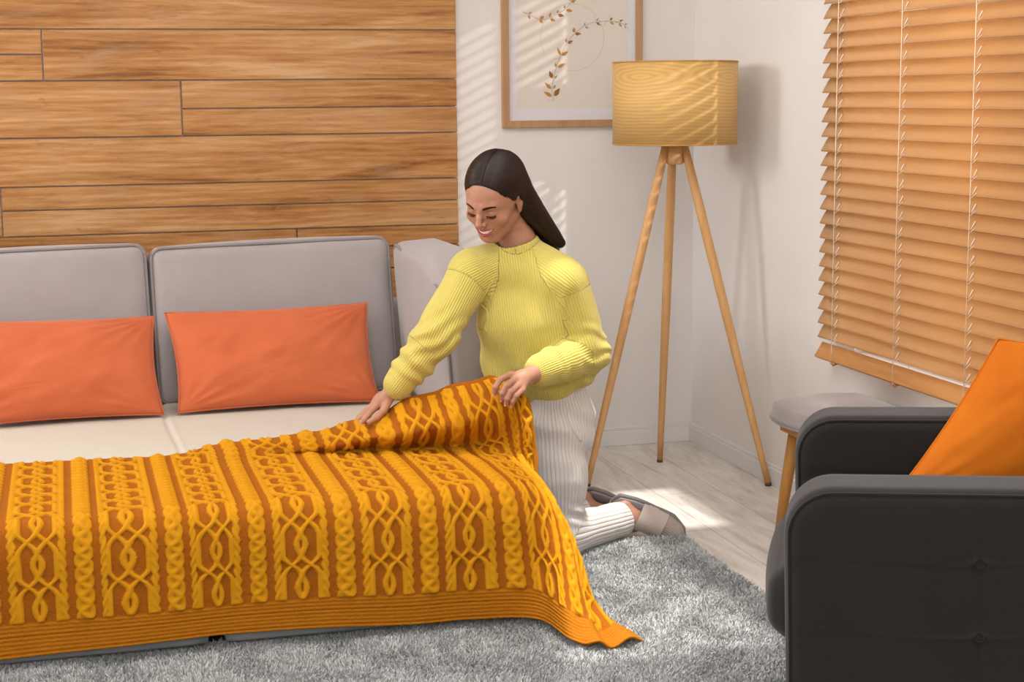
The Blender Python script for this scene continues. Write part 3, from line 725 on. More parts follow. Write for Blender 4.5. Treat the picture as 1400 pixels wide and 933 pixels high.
    cab = np.concatenate([np.clip(mask+ribm, 0, 1).ravel(), np.zeros(n0)])
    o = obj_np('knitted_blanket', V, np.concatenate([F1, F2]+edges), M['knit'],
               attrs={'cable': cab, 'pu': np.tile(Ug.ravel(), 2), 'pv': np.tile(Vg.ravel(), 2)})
    tag(o, 'mustard cable-knit blanket spread over the bed, its far corner lifted by the woman', 'blanket')
blanket()

# ------------------------------------------------------------------ armchair
def armchair():
    th = math.radians(-27)
    A = empty('armchair', (-.556, -3.034, 0), th)
    tag(A, 'charcoal upholstered armchair with buttoned sides at the lower right', 'armchair')
    # local: -x is the front, +x the back, -y the camera side
    D = .80; w = .155; Hh = .50; zb = .152; half = .345
    rake = math.radians(1.5)
    def outline(ins, n=14):
        X0, X1, Z0, Z1 = -D/2+ins, D/2-ins, -Hh/2+ins, Hh/2-ins; lp = []
        for cx, cz, a0, R_ in ((X1, Z1, 0, .05), (X0, Z1, PI/2, .092), (X0, Z0, PI, .05), (X1, Z0, 1.5*PI, .05)):
            R_ = max(R_-ins, .004); qx = cx-R_ if cx > 0 else cx+R_; qz = cz-R_ if cz > 0 else cz+R_
            for t in np.linspace(a0, a0+PI/2, n): lp.append((qx+R_*math.cos(t), qz+R_*math.sin(t)))
        lp = np.array(lp); nx = np.roll(lp, -1, 0); out = []
        L = np.linalg.norm(nx-lp, axis=1)
        for i in range(len(lp)):
            k = max(1, int(L[i]/.010))
            for j in range(k): out.append(lp[i]+(nx[i]-lp[i])*j/k)
        return np.array(out)
    def arm(sy):
        base = outline(0); m = len(base); r = .030; rings = []
        def inset(d):                      # same vertex count at every inset
            c = np.array([0, 0]); q = outline(d); s0 = np.linspace(0, 1, len(q), endpoint=False)
            t = np.linspace(0, 1, m, endpoint=False); q2 = np.vstack([q, q[:1]]); s1 = np.linspace(0, 1, len(q)+1)
            return np.stack([np.interp(t, s1, q2[:, 0]), np.interp(t, s1, q2[:, 1])], 1)
        def face(sgn):
            R = []
            e = inset(r)
            for k in np.linspace(0, 1, 46)[1:-1]: R.append(np.stack([e[:, 0]*k, np.full(m, sgn*w/2), e[:, 1]*k], 1))
            for a in np.linspace(0, PI/2, 8): p = inset(r*(1-math.sin(a))); R.append(np.stack([p[:, 0], np.full(m, sgn*(w/2-r+r*math.cos(a))), p[:, 1]], 1))
            return R
        A1 = face(1); A2 = face(-1)[::-1]
        mid = [np.stack([base[:, 0], np.full(m, y), base[:, 1]], 1) for y in (.03, 0, -.03)]
        R = A1+mid+A2; V = np.vstack(R); nr = len(R); k = np.arange(m)
        F = [np.concatenate([np.stack([i*m+k, i*m+(k+1) % m, (i+1)*m+(k+1) % m, (i+1)*m+k], 1) for i in range(nr-1)])]
        V = np.vstack([V, [[0, w/2, 0], [0, -w/2, 0]]]); T = np.concatenate([np.stack([np.full(m, len(V)-2), (k+1) % m, k], 1), np.stack([np.full(m, len(V)-1), (nr-1)*m+k, (nr-1)*m+(k+1) % m], 1)])
        side = np.sign(V[:, 1]); fl = smoothstep(w/2-r, w/2-.004, np.abs(V[:, 1]))
        ux, uz = V[:, 0]/(D/2), V[:, 2]/(Hh/2)
        swell = .010*np.clip(1-ux**6, 0, 1)*np.clip(1-uz**6, 0, 1)
        bx = np.array([-.045, .235]); bz = np.array([.112, -.028]); dep = 0
        edge = smoothstep(1, .86, np.abs(ux))*smoothstep(1, .84, np.abs(uz))
        for q in bx: dep = dep+.0050*np.exp(-((V[:, 0]-q)/.009)**2)*edge
        for q in bz: dep = dep+.0055*np.exp(-((V[:, 2]-q-.004*np.sin(V[:, 0]*14))/.009)**2)*edge
        for q in bx:
            for p in bz: dep = dep+.012*np.exp(-(((V[:, 0]-q)**2+(V[:, 2]-p)**2)/.020**2))
        V[:, 1] += side*(swell-dep)*fl
        rot = (0, -rake, 0); loc = (0, sy*half*1.0, zb+Hh/2)
        o = obj_np('arm', xf(V, rot, loc), F+[T], M['armchair'], A)
        lp = inset(.010)[::2]
        for yy in (-1, 1):
            P = np.stack([lp[:, 0], np.full(len(lp), yy*(w/2-.006)), lp[:, 1]], 1)
            Vt, Ft = tube(xf(P, rot, loc), .0042, 8, closed=True); obj_np('piping', Vt, Ft, M['armchair_pipe'], o)
        for q in bx:
            for p in bz:
                z = np.linspace(-1, 1, 7); Vb, Fb = tube([(q, sy*(w/2-.0045+.0035*t), p) for t in z], .009*np.sqrt(np.maximum(.03, 1-z*z)), 12); obj_np('button', xf(Vb, rot, loc), Fb, M['armchair'], o)
    arm(-1); arm(1)
    V, F = rbox((.68, .53, .16), .055, (.018, .006, .012), n=36, seed=3, wr=.003); obj_np('seat_cushion', xf(V, (0, 0, 0), (-.096, 0, .36)), F, M['armchair'], A)
    V, F = rbox((.72, .54, .13), .02, n=14); obj_np('seat_frame', xf(V, (0, 0, 0), (.02, 0, .21)), F, M['armchair'], A)
    V, F = rbox((.17, .82, .58), .05, (.015, .01, .01), n=30); obj_np('backrest', xf(V, (0, math.radians(12), 0), (.40, 0, .50)), F, M['armchair'], A)
    for x in (-.29, .34):
        for y in (-.30, .30):
            V, F = tube([(x, y, .15), (x*1.0, y*1.05, 0)], [.022, .013], 16); obj_np('leg', V, F, M['stool_wood'], A)
armchair()
pillow('throw_cushion', [(-.665, -2.815, .480), (-.13, -2.99, .470), (-.04, -2.98, .80), (-.385, -2.78, .826)], .14, M['velvet'], 9,
       'bright orange velvet cushion propped up in the armchair', 'cushion', pinch=.05, wr=.004)

# ------------------------------------------------------------------ stool below the window
def stool():
    S = empty('upholstered_stool', (-.197, -1.66, 0))
    tag(S, 'low grey upholstered stool with wooden legs under the blind, behind the armchair', 'stool')
    W, Dp = .372, .36; n = 60; s = np.linspace(-1, 1, n)
    U, Vv = np.meshgrid(s, s, indexing='ij')
    # superelliptic pad, crowned top turning down at the rim
    sq = np.sqrt(np.clip(1-.5*Vv**2, 0, 1)); sr = np.sqrt(np.clip(1-.5*U**2, 0, 1)); kk = .55
    X = W/2*U*(1-kk+kk*sq); Y = Dp/2*Vv*(1-kk+kk*sr)
    rad = np.maximum(np.abs(U), np.abs(Vv))
    top = .482-.030*rad**3-.010*U**2; top -= .030*smoothstep(.86, 1, rad)**2
    bot = .385-.0*rad+.0*U; bot = np.full_like(U, .384)+.022*rad**2
    V = np.vstack([np.stack([X, Y, top], -1).reshape(-1, 3), np.stack([X*.93, Y*.93, bot], -1).reshape(-1, 3)])
    F = [grid_faces(n, n), grid_faces(n, n, n*n)[:, ::-1]]; i = np.arange(n); n0 = n*n
    def strip(a): F.append(np.stack([a[:-1], a[1:], a[1:]+n0, a[:-1]+n0], -1)[:, ::-1])
    strip(i*n); strip((i*n+n-1)[::-1]); strip(i[::-1]); strip((n-1)*n+i)
    o = obj_np('seat', V, np.concatenate(F), M['stool'], S)
    e = []
    for a in (0, 1, 2, 3):
        idx = [(k, 0) for k in range(n)] if a == 0 else [(n-1, k) for k in range(n)] if a == 1 else [(k, n-1) for k in range(n-1, -1, -1)] if a == 2 else [(0, k) for k in range(n-1, -1, -1)]
        e += [(X[p]*.985, Y[p]*.985, .408) for p in idx[:-1]]
    Vt, Ft = tube(e, .0035, 6, closed=True); obj_np('piping', Vt, Ft, M['stool'], o)
    bm = bmesh.new(); bbox(bm, -.14, .14, -.11, .11, .37, .397); obj_bm('seat_board', bm, M['stool_wood'], S, smooth=False, bevel=.003)
    for x in (-.095, .095):
        for y in (-.095, .095):
            V, F = tube([(x, y, .385), (x*1.2, y*1.2, .2), (x*1.4, y*1.4, 0)], [.019, .0175, .012], 18); obj_np('leg', V, F, M['stool_wood'], S)
stool()

# ------------------------------------------------------------------ rug
def rug():
    x0, x1, y0, y1 = -3.3, -.585, -3.3, -1.385
    R = empty('shaggy_rug', (-1.9, -2.3, 0)); tag(R, 'silver-grey shaggy rug on the laminate floor beneath the bed', 'rug')
    bm = bmesh.new(); bbox(bm, x0+1.9, x1+1.9, y0+2.3, y1+2.3, .0005, .006); obj_bm('backing', bm, M['rug_back'], R, smooth=False)
    areas = [(-1.36, x1, -2.62, y1, 135000), (-2.85, -1.36, -2.50, -1.96, 85000)]
    Vs, As = [], []
    for (a, b, c, d, n) in areas:
        x = rng.uniform(a, b, n); y = rng.uniform(c, d, n)
        Pq = np.stack([x*9, y*9, x*0], -1); cl = vnoise(Pq, 2); cl2 = vnoise(Pq*2.2, 5)
        h = rng.uniform(.016, .025, n)*(1+.15*cl); ang = rng.uniform(0, 2*PI, n); dirn = PI*(cl+cl2*.7)
        lx = .0045*np.cos(dirn)+.008*np.cos(ang); ly = .0045*np.sin(dirn)+.008*np.sin(ang)
        w = rng.uniform(.0013, .0024, n); wa = rng.uniform(0, PI, n); wx, wy = w*np.cos(wa), w*np.sin(wa)
        z0 = np.full(n, .005)
        b0 = np.stack([x-wx, y-wy, z0], 1); b1 = np.stack([x+wx, y+wy, z0], 1)
        m0 = np.stack([x-wx*1.1+lx*.35, y-wy*1.1+ly*.35, z0+h*.6], 1); m1 = np.stack([x+wx*1.1+lx*.35, y+wy*1.1+ly*.35, z0+h*.6], 1)
        t0 = np.stack([x-wx*.5+lx, y-wy*.5+ly, z0+h], 1); t1 = np.stack([x+wx*.5+lx, y+wy*.5+ly, z0+h], 1)
        Vs.append(np.stack([b0, b1, m1, m0, t1, t0], 1).reshape(-1, 3))
        sh = np.clip(.5+.28*rng.standard_normal(n)+.08*cl, 0, 1); As.append(np.repeat(sh, 6))
    V = np.vstack(Vs); n = len(V)//6; b = np.arange(n)[:, None]*6
    F = np.concatenate([b+[0, 1, 2, 3], b+[3, 2, 4, 5]])
    o = obj_np('pile', V+[1.9, 2.3, 0], F, M['pile'], R, smooth=False, attrs={'shade': np.concatenate(As)}); o['kind'] = 'stuff'
rug()
# ------------------------------------------------------------------ implicit surfaces for the woman
A3 = lambda *p: np.array(p, float)
def smin(a, b, k):
    h = np.clip(.5+.5*(b-a)/k, 0, 1); return b*(1-h)+a*h-k*h*(1-h)
def smax(a, b, k): return -smin(-a, -b, k)
def cap(P, a, b, ra, rb=None):
    rb = ra if rb is None else rb
    a = np.asarray(a, float); b = np.asarray(b, float); ab = b-a
    t = np.clip(((P-a)@ab)/(ab@ab+1e-12), 0, 1)
    return np.linalg.norm(P-a-t[:, None]*ab, axis=1)-(ra+(rb-ra)*t)
def ell(P, c, r):
    r = np.asarray(r, float); q = (P-np.asarray(c, float))
    k0 = np.linalg.norm(q/r, axis=1); k1 = np.linalg.norm(q/(r*r), axis=1)+1e-9
    return k0*(k0-1)/k1
def chain(P, pts, rad, k=.01):
    d = cap(P, pts[0], pts[1], rad[0], rad[1])
    for i in range(1, len(pts)-1): d = smin(d, cap(P, pts[i], pts[i+1], rad[i], rad[i+1]), k)
    return d

def surface(fn, lo, hi, h, blk=16, newton=2):
    """surface nets of a signed distance function on a grid, evaluated only near the surface"""
    lo = np.array(lo, float); n = (np.ceil((np.array(hi)-lo)/h/blk).astype(int)*blk)
    D = np.ones(n+1, np.float32)
    nb = n//blk; bi = np.stack(np.meshgrid(*[np.arange(q) for q in nb], indexing='ij'), -1).reshape(-1, 3)
    cen = lo+(bi+.5)*blk*h; dc = fn(cen); R = blk*h*.87*1.35+.006
    loc = np.stack(np.meshgrid(*[np.arange(blk+1)]*3, indexing='ij'), -1).reshape(-1, 3)
    far = np.abs(dc) > R
    for b, d in zip(bi[far], dc[far]):
        s = b*blk; D[s[0]:s[0]+blk+1, s[1]:s[1]+blk+1, s[2]:s[2]+blk+1] = 1 if d > 0 else -1
    near = bi[~far]
    for g in range(0, len(near), 24):
        bs = near[g:g+24]; P = (lo+(bs[:, None, :]*blk+loc[None])*h).reshape(-1, 3); v = fn(P).reshape(len(bs), blk+1, blk+1, blk+1)
        for b, q in zip(bs, v):
            s = b*blk; D[s[0]:s[0]+blk+1, s[1]:s[1]+blk+1, s[2]:s[2]+blk+1] = q
    S = D < 0
    c = np.zeros(tuple(n), np.uint8)
    for dx in (0, 1):
        for dy in (0, 1):
            for dz in (0, 1): c += S[dx:n[0]+dx, dy:n[1]+dy, dz:n[2]+dz]
    act = (c > 0) & (c < 8); I = np.argwhere(act); idx = -np.ones(tuple(n), np.int32); idx[act] = np.arange(len(I))
    acc = np.zeros((len(I), 3)); cnt = np.zeros(len(I))
    cor = [(x, y, z) for x in (0, 1) for y in (0, 1) for z in (0, 1)]
    for a in cor:
        for ax in range(3):
            if a[ax]: continue
            b = list(a); b[ax] = 1
            va = D[I[:, 0]+a[0], I[:, 1]+a[1], I[:, 2]+a[2]]; vb = D[I[:, 0]+b[0], I[:, 1]+b[1], I[:, 2]+b[2]]
            m = (va < 0) != (vb < 0); t = np.where(m, va/(va-vb+1e-12*(va == vb)), 0)
            p = np.array(a, float)[None]+t[:, None]*np.eye(3)[ax]; acc[m] += p[m]; cnt[m] += 1
    V = lo+(I+acc/np.maximum(cnt, 1)[:, None])*h
    F = []
    for ax in range(3):
        b, c2 = (ax+1) % 3, (ax+2) % 3
        sl = [slice(0, n[i]) for i in range(3)]
        A = S[:n[0], :n[1], :n[2]]; s2 = [slice(0, n[i]) for i in range(3)]; s2[ax] = slice(1, n[ax]+1); B = S[tuple(s2)]
        E = np.argwhere(A != B); E = E[(E[:, b] > 0) & (E[:, c2] > 0) & (E[:, ax] < n[ax])]
        sg = A[E[:, 0], E[:, 1], E[:, 2]]
        def g(ob, oc):
            e = E.copy(); e[:, b] += ob; e[:, c2] += oc; return idx[e[:, 0], e[:, 1], e[:, 2]]
        q = np.stack([g(-1, -1), g(0, -1), g(0, 0), g(-1, 0)], 1)
        q = np.where(sg[:, None], q, q[:, ::-1]); F.append(q[(q >= 0).all(1)])
    F = np.concatenate(F)
    for _ in range(newton):
        V, _n = project(fn, V, h)
    return V, F

def grad(fn, V, e=.0006):
    G = np.stack([fn(V+A3(e, 0, 0))-fn(V-A3(e, 0, 0)), fn(V+A3(0, e, 0))-fn(V-A3(0, e, 0)), fn(V+A3(0, 0, e))-fn(V-A3(0, 0, e))], 1)/(2*e)
    return G
def project(fn, V, h=.01, off=0.0):
    G = grad(fn, V); g2 = (G*G).sum(1)+1e-6; s = ((fn(V)-off)/g2); s = np.clip(s, -h, h); return V-G*s[:, None]*.9, G/np.sqrt(g2)[:, None]

# ------------------------------------------------------------------ skeleton (metres, room coordinates)
J = dict(neck=A3(-1.118, -1.435, .925), shR=A3(-1.262, -1.41, .862), shL=A3(-.996, -1.505, .838), elR=A3(-1.372, -1.46, .690), wrR=A3(-1.492, -1.45, .543),
         elL=A3(-.930, -1.50, .630), wrL=A3(-1.130, -1.625, .597), hip=A3(-1.020, -1.395, .44), chest=A3(-1.122, -1.43, .73), waist=A3(-1.075, -1.405, .56),
         hipL=A3(-1.028, -1.445, .41), hipR=A3(-1.025, -1.335, .40), kneeL=A3(-1.010, -1.475, .070), kneeR=A3(-1.02, -1.30, .070),
         ankL=A3(-.738, -1.318, .066), ankR=A3(-.830, -1.175, .066))
# head frame
Fh = A3(-.644, -.592, -.469); Fh /= np.linalg.norm(Fh)
Uh = A3(-.342, -.315, .883); Uh -= Fh*(Uh@Fh); Uh /= np.linalg.norm(Uh)
Rh = np.cross(Fh, Uh)
roll = math.radians(-6); Uh, Rh = Uh*math.cos(roll)+Rh*math.sin(roll), Rh*math.cos(roll)-Uh*math.sin(roll)
HC = A3(-1.195, -1.475, 1.088)
def toH(P): q = P-HC; return np.stack([q@Rh, q@Fh, q@Uh], 1)*1.0/HS
def toW(Q): Q = np.atleast_2d(np.asarray(Q, float))*HS; return HC+Q[:, :1]*Rh+Q[:, 1:2]*Fh+Q[:, 2:3]*Uh
HS = 1.01

def head(P):
    q = toH(P); ax = q.copy(); ax[:, 0] = np.abs(ax[:, 0])
    d = ell(q, (0, -.014, .034), (.0735, .093, .082))
    d = smin(d, ell(q, (0, .030, -.010), (.0615, .060, .082)), .03)
    d = smin(d, ell(q, (0, .030, -.058), (.047, .048, .044)), .025)
    d = smin(d, ell(q, (0, .071, -.093), (.019, .016, .014)), .022)                   # chin
    d = smin(d, cap(ax, (.050, -.005, -.052), (.020, .060, -.092), .014, .012), .022)     # jaw line
    d = smin(d, ell(ax, (.041, .058, -.030), (.021, .020, .018)), .020)              # cheeks, lifted by the smile
    d = smin(d, cap(ax, (.010, .083, .016), (.038, .070, .018), .009, .008), .014)     # brow
    d = smax(d, -ell(ax, (.031, .097, -.001), (.017, .014, .012)), .012)              # eye sockets
    d = smin(d, ell(ax, (.0305, .0715, -.003), (.0150, .0140, .0125)), .004)          # closed lids
    d = smin(d, chain(q, [(0, .086, .008), (0, .097, -.012), (0, .107, -.029)], [.0065, .0075, .0090], .006), .009)
    d = smin(d, ell(ax, (.0105, .095, -.033), (.0068, .0085, .0068)), .006)
    d = smax(d, -ell(ax, (.0062, .1005, -.0405), (.0032, .0045, .003)), .002)
    d = smin(d, ell(q, (0, .070, -.058), (.031, .021, .021)), .014)                   # muzzle
    m = lips(q); d = smin(d, m, .0035)
    d = smax(d, -chain(q, MOUTH, [.0012, .0036, .0052, .0055, .0052, .0036, .0012], .002), .002)
    # ears
    e = ell(rotx(ax-A3(.0715, -.012, -.010), -.25), (0, 0, 0), (.0065, .0165, .0290))
    e = smax(e, -ell(rotx(ax-A3(.0785, -.010, -.006), -.25), (0, 0, 0), (.0055, .0095, .0175)), .003)
    e = smin(e, ell(ax, (.0705, -.004, -.036), (.005, .007, .008)), .005)
    d = smin(d, e, .004)
    return d*HS
MOUTH = [(-.0315, .0725, -.0500), (-.0225, .0835, -.0570), (-.0110, .0905, -.0612), (0, .0925, -.0625), (.0110, .0905, -.0612), (.0225, .0835, -.0570), (.0315, .0725, -.0500)]
def rotx(q, a): c, s = math.cos(a), math.sin(a); return np.stack([q[:, 0], q[:, 1]*c-q[:, 2]*s, q[:, 1]*s+q[:, 2]*c], 1)
def lips(q):
    up = chain(q, [(-.0325, .0720, -.0490), (-.017, .0875, -.0535), (-.0050, .0935, -.0535), (0, .0937, -.0550), (.0050, .0935, -.0535), (.017, .0875, -.0535), (.0325, .0720, -.0490)], [.0014, .0026, .0032, .0028, .0032, .0026, .0014], .002)
    lo = chain(q, [(-.0320, .0720, -.0515), (-.0185, .0850, -.0655), (0, .0905, -.0725), (.0185, .0850, -.0655), (.0320, .0720, -.0515)], [.0015, .0036, .0050, .0036, .0015], .002)
    return np.minimum(up, lo)

# hands: palms with five separate bent fingers.  Each finger is a list of joints
def hand(P, wrist, palm, fingers, thumb, prad):
    d = chain(P, [wrist, palm[0]], [prad*.86, prad], .01)
    for f in fingers: d = smin(d, cap(P, palm[0], f[0], prad*.78, .0088), .010)
    df = 1e9
    for f, r in zip(fingers, (.0090, .0094, .0090, .0080)):
        df = np.minimum(df, chain(P, f, [r, r*.98, r*.90, r*.80], .003))
    dt = chain(P, thumb, [.0125, .0105, .0095, .0082], .005)
    return smin(smin(d, df, .006), dt, .007)
def lerp(a, b, t): return A3(*a)*(1-t)+A3(*b)*t
# left hand (right in the picture): back of the hand up, fingers curl down over the lifted edge
LW = A3(-1.128, -1.632, .600); LP = A3(-1.166, -1.656, .592)
def mkL():
    kn = [A3(-1.205, -1.665, .606), A3(-1.198, -1.679, .593), A3(-1.190, -1.688, .579), A3(-1.180, -1.692, .566)]
    p1 = [A3(-1.240, -1.685, .598), A3(-1.228, -1.701, .582), A3(-1.217, -1.708, .566), A3(-1.203, -1.709, .554)]
    p2 = [A3(-1.256, -1.690, .578), A3(-1.240, -1.703, .562), A3(-1.228, -1.709, .548), A3(-1.212, -1.709, .539)]
    p3 = [A3(-1.257, -1.684, .560), A3(-1.239, -1.695, .545), A3(-1.228, -1.701, .533), A3(-1.212, -1.702, .528)]
    th = [A3(-1.150, -1.640, .586), A3(-1.185, -1.645, .578), A3(-1.213, -1.655, .570), A3(-1.234, -1.668, .560)]
    return [list(q) for q in zip(kn, p1, p2, p3)], th
LF, LT = mkL()
# right hand (left in the picture): thumb in view, fingers behind the blanket edge
RW = A3(-1.495, -1.452, .540); RP = A3(-1.528, -1.446, .512)
def mkR():
    kn = [A3(-1.556, -1.462, .492), A3(-1.562, -1.447, .492), A3(-1.560, -1.432, .490), A3(-1.553, -1.419, .488)]
    p1 = [A3(-1.582, -1.468, .466), A3(-1.592, -1.449, .466), A3(-1.590, -1.431, .464), A3(-1.580, -1.416, .464)]
    p2 = [A3(-1.596, -1.468, .448), A3(-1.606, -1.449, .447), A3(-1.604, -1.430, .446), A3(-1.592, -1.414, .448)]
    p3 = [A3(-1.603, -1.466, .432), A3(-1.613, -1.448, .430), A3(-1.610, -1.429, .430), A3(-1.598, -1.413, .434)]
    th = [A3(-1.512, -1.462, .512), A3(-1.530, -1.482, .490), A3(-1.552, -1.492, .474), A3(-1.574, -1.494, .462)]
    return [list(q) for q in zip(kn, p1, p2, p3)], th
RF, RT = mkR()

TA = A3(.925, -.38, 0)   # torso lateral axis (towards her left)
TA /= np.linalg.norm(TA)
def torso_frame(P, c=None):
    up = J['neck']-J['hip']; up /= np.linalg.norm(up); a = TA-up*(TA@up); a /= np.linalg.norm(a); b = np.cross(up, a)   # b points to her back
    q = P-J['hip']; return np.stack([q@a, q@b, q@up], 1)

def near(P, c, r, fn):
    """evaluate fn only within r of c; a safe lower bound elsewhere"""
    dd = np.linalg.norm(P-c, axis=1)-r; m = dd < .06; out = dd.copy()
    if m.any(): out[m] = fn(P[m])
    return out
def body(P):
    d = near(P, HC+A3(0, 0, -.01), .17, head)
    d = smin(d, chain(P, [toW((0, -.022, -.045))[0], J['neck']+A3(.004, .01, .03), J['neck']+A3(.01, .02, -.03)], [.049, .049, .062], .02), .018)
    q = torso_frame(P); e = q.copy(); e[:, 1] *= 1.5
    t = chain(e, [(0, 0, -.02), (0, 0, .12), (0, 0, .34), (0, 0, .42)], [.125, .105, .125, .09], .03)*.75
    d = smin(d, t, .02)
    d = smin(d, chain(P, [J['shR'], J['elR'], J['wrR'], RW], [.042, .036, .026, .024], .01), .02)
    d = smin(d, chain(P, [J['shL'], J['elL'], J['wrL'], LW], [.042, .036, .026, .024], .01), .02)
    d = np.minimum(d, 1e3)
    d = smin(d, near(P, RP+A3(-.03, 0, -.03), .12, lambda Q: hand(Q, RW, [RP], RF, RT, .0235)), .008)
    d = smin(d, near(P, LP+A3(-.03, 0, -.02), .12, lambda Q: hand(Q, LW, [LP], LF, LT, .0250)), .008)
    for h_, k_, a_ in (('hipL', 'kneeL', 'ankL'), ('hipR', 'kneeR', 'ankR')):
        d = smin(d, chain(P, [J[h_]+A3(0, 0, -.01), J[k_]+A3(0, 0, .02), J[a_]], [.078, .050, .034], .02), .02)
    for ank, heel, ball, toe in FEET:
        d = smin(d, chain(P, [ank, heel], [.034, .029], .01), .012)
        d = smin(d, chain(P, [ank, ball, toe], [.033, .030, .020], .01), .015)
    return d
def foot(ank, toe, up):
    ank = A3(*ank); toe = A3(*toe); return (ank, ank+A3(*up), ank*.35+toe*.65, toe)
FEET = [foot((-.735, -1.318, .072), (-.598, -1.362, .030), (-.012, .010, .030)), foot((-.828, -1.172, .070), (-.690, -1.205, .030), (-.002, .008, .030))]

# ------------------------------------------------------------------ clothes
def sweater_parts(P):
    q = torso_frame(P); e = q.copy(); e[:, 1] *= 1.38
    d = chain(e, [(.0, 0, .055), (.0, 0, .16), (.004, .0, .30), (.004, .0, .405)], [.150, .158, .150, .085], .05)*.82
    d = smin(d, ell(e, (0, -.055, .285), (.115, .11, .085))*.85, .04)
    # boxy cut: close the bottom with a band
    nk = J['neck']
    d = smin(d, cap(P, nk+A3(.02, .02, -.03), J['shL']+A3(-.02, .0, .010), .070, .072), .05)
    d = smin(d, cap(P, nk+A3(-.01, .02, -.03), J['shR']+A3(.02, 0, .010), .070, .068), .05)
    d = smax(d, -(q[:, 2]-.018-.055*smoothstep(-.02, .16, q[:, 0])), .008)
    # fabric gathers above the hem
    bl = smoothstep(.055, .10, q[:, 2])
    d = d+.012*(1-bl)*smoothstep(.0, .05, q[:, 2])+.004*(1-smoothstep(.0, .05, q[:, 2]))
    # long diagonal pulls across the front
    fr = smoothstep(.02, -.05, q[:, 1])
    d = d+fr*.0065*np.sin((q[:, 0]*1.0+q[:, 2]*.62)*52+1.5*vnoise(q*6, 3))*smoothstep(.30, .16, q[:, 2])*smoothstep(.03, .09, q[:, 2])
    d = d+.004*vnoise(q*13, 4)
    def sleeve(S, E, W, r, wv, sd):
        s = chain(P, [S, E, W], r, .02)
        ab = E-S; t = np.clip((P-S)@ab/(ab@ab), 0, 1.2); bc = W-E; t2 = np.clip((P-E)@bc/(bc@bc), 0, 1.1)
        # creases bunch at the elbow and above the cuff
        el = np.exp(-(np.linalg.norm(P-E, axis=1)/.075)**2)
        n1 = vnoise(P*16+sd, sd)
        s = s+el*.0065*np.sin((P@wv)*150+2.5*n1)+.0045*n1*smoothstep(.2, .7, t)
        s = s+.004*np.sin(t2*23+n1*2)*smoothstep(.15, .5, t2)*(1-smoothstep(.80, .9, t2))
        return s
    sR = sleeve(J['shR']+A3(.008, 0, -.006), J['elR'], J['wrR']+(J['elR']-J['wrR'])*.10, [.066, .060, .046], A3(-.4, .2, .9), 1)
    sL = sleeve(J['shL']+A3(-.004, 0, -.006), J['elL']+A3(.004, 0, 0), J['wrL']+(J['elL']-J['wrL'])*.16, [.074, .062, .050], A3(.2, .1, .95), 2)
    def cuff(W, E, r):
        ax = (E-W)/np.linalg.norm(E-W); a = W+ax*.002; b = W+ax*.038; t = (P-a)@ax
        c = cap(P, a-ax*.02, b+ax*.02, r, r+.004); c = smax(c, -t, .003); c = smax(c, t-.045, .004)
        inner = cap(P, a-ax*.05, b-ax*.012, r-.0045, r-.0045); return smax(c, -inner, .002)
    cR = cuff(J['wrR'], J['elR'], .0325); cL = cuff(J['wrL'], J['elL'], .0330)
    s = smin(sR, cR, .007); s2 = smin(sL, cL, .007)
    # collar: short ribbed funnel
    nb = J['neck']+A3(.004, .006, -.004); na = toW((0, -.022, -.045))[0]-nb; na /= np.linalg.norm(na)
    na = na*.75+A3(0, 0, .25); na /= np.linalg.norm(na)
    t = (P-nb)@na; c = cap(P, nb-na*.06, nb+na*.09, .0720, .0640); c = smax(c, t-.034, .006); c = smax(c, -(t+.05), .004)
    cin = cap(P, nb+na*.012, nb+na*.2, .0590, .0590)
    return d, s, s2, c, cin, q
def sweater(P):
    d, s, s2, c, cin, q = sweater_parts(P)
    o = smin(d, s, .022); o = smin(o, s2, .014); o = smin(o, c, .010); return smax(o, -cin, .003)

def trousers(P):
    q = torso_frame(P); e = q.copy(); e[:, 1] *= 1.25
    p = chain(e, [(0, .0, .045), (.0, .004, -.03)], [.128, .140], .03)*.85
    wv = .0035*vnoise(P*14, 6)
    L = chain(P, [J['hipL']+A3(.008, -.002, -.01), J['kneeL']*.45+J['hipL']*.55+A3(.006, -.006, 0), J['kneeL']+A3(.010, -.002, .018)], [.097, .086, .064], .03)
    R = chain(P, [J['hipR']+A3(0, 0, -.01), J['kneeR']*.45+J['hipR']*.55, J['kneeR']+A3(0, 0, .018)], [.097, .086, .060], .03)
    def shin(k, a, r):
        ax = (a-k)/np.linalg.norm(a-k); t = (P-k)@ax; L_ = np.linalg.norm(a-k)
        s = cap(P, k+A3(0, 0, .008), a-ax*.030+A3(0, 0, .006), r[0], r[1])
        s = s+.0016*np.sin(t*70+vnoise(P*12, 2)*3)*smoothstep(.12, .24, t); s = smax(s, t-(L_-.030), .004)
        return smax(s, -cap(P, a-ax*.06, a+ax*.1, r[1]-.0065, r[1]-.0065), .003)
    sl = shin(J['kneeL'], J['ankL'], (.066, .056)); sr = shin(J['kneeR'], J['ankR'], (.062, .048))
    d = smin(p, L, .03); d = smin(d, R, .03); d = smin(d, sl, .045); d = smin(d, sr, .045)
    # knee pit and lap creases
    kp = np.exp(-(np.abs(P[:, 2]-.155)/.035)**2)*np.exp(-((P[:, 0]+.955)/.05)**2)
    d = d+.004*kp*np.sin(P[:, 2]*150+P[:, 0]*60)
    d = d+.0035*np.sin(P[:, 2]*60+P[:, 0]*25+vnoise(P*8, 8)*2)*smoothstep(.25, .33, P[:, 2])+wv
    return smax(d, -(P[:, 2]-.018), .006)
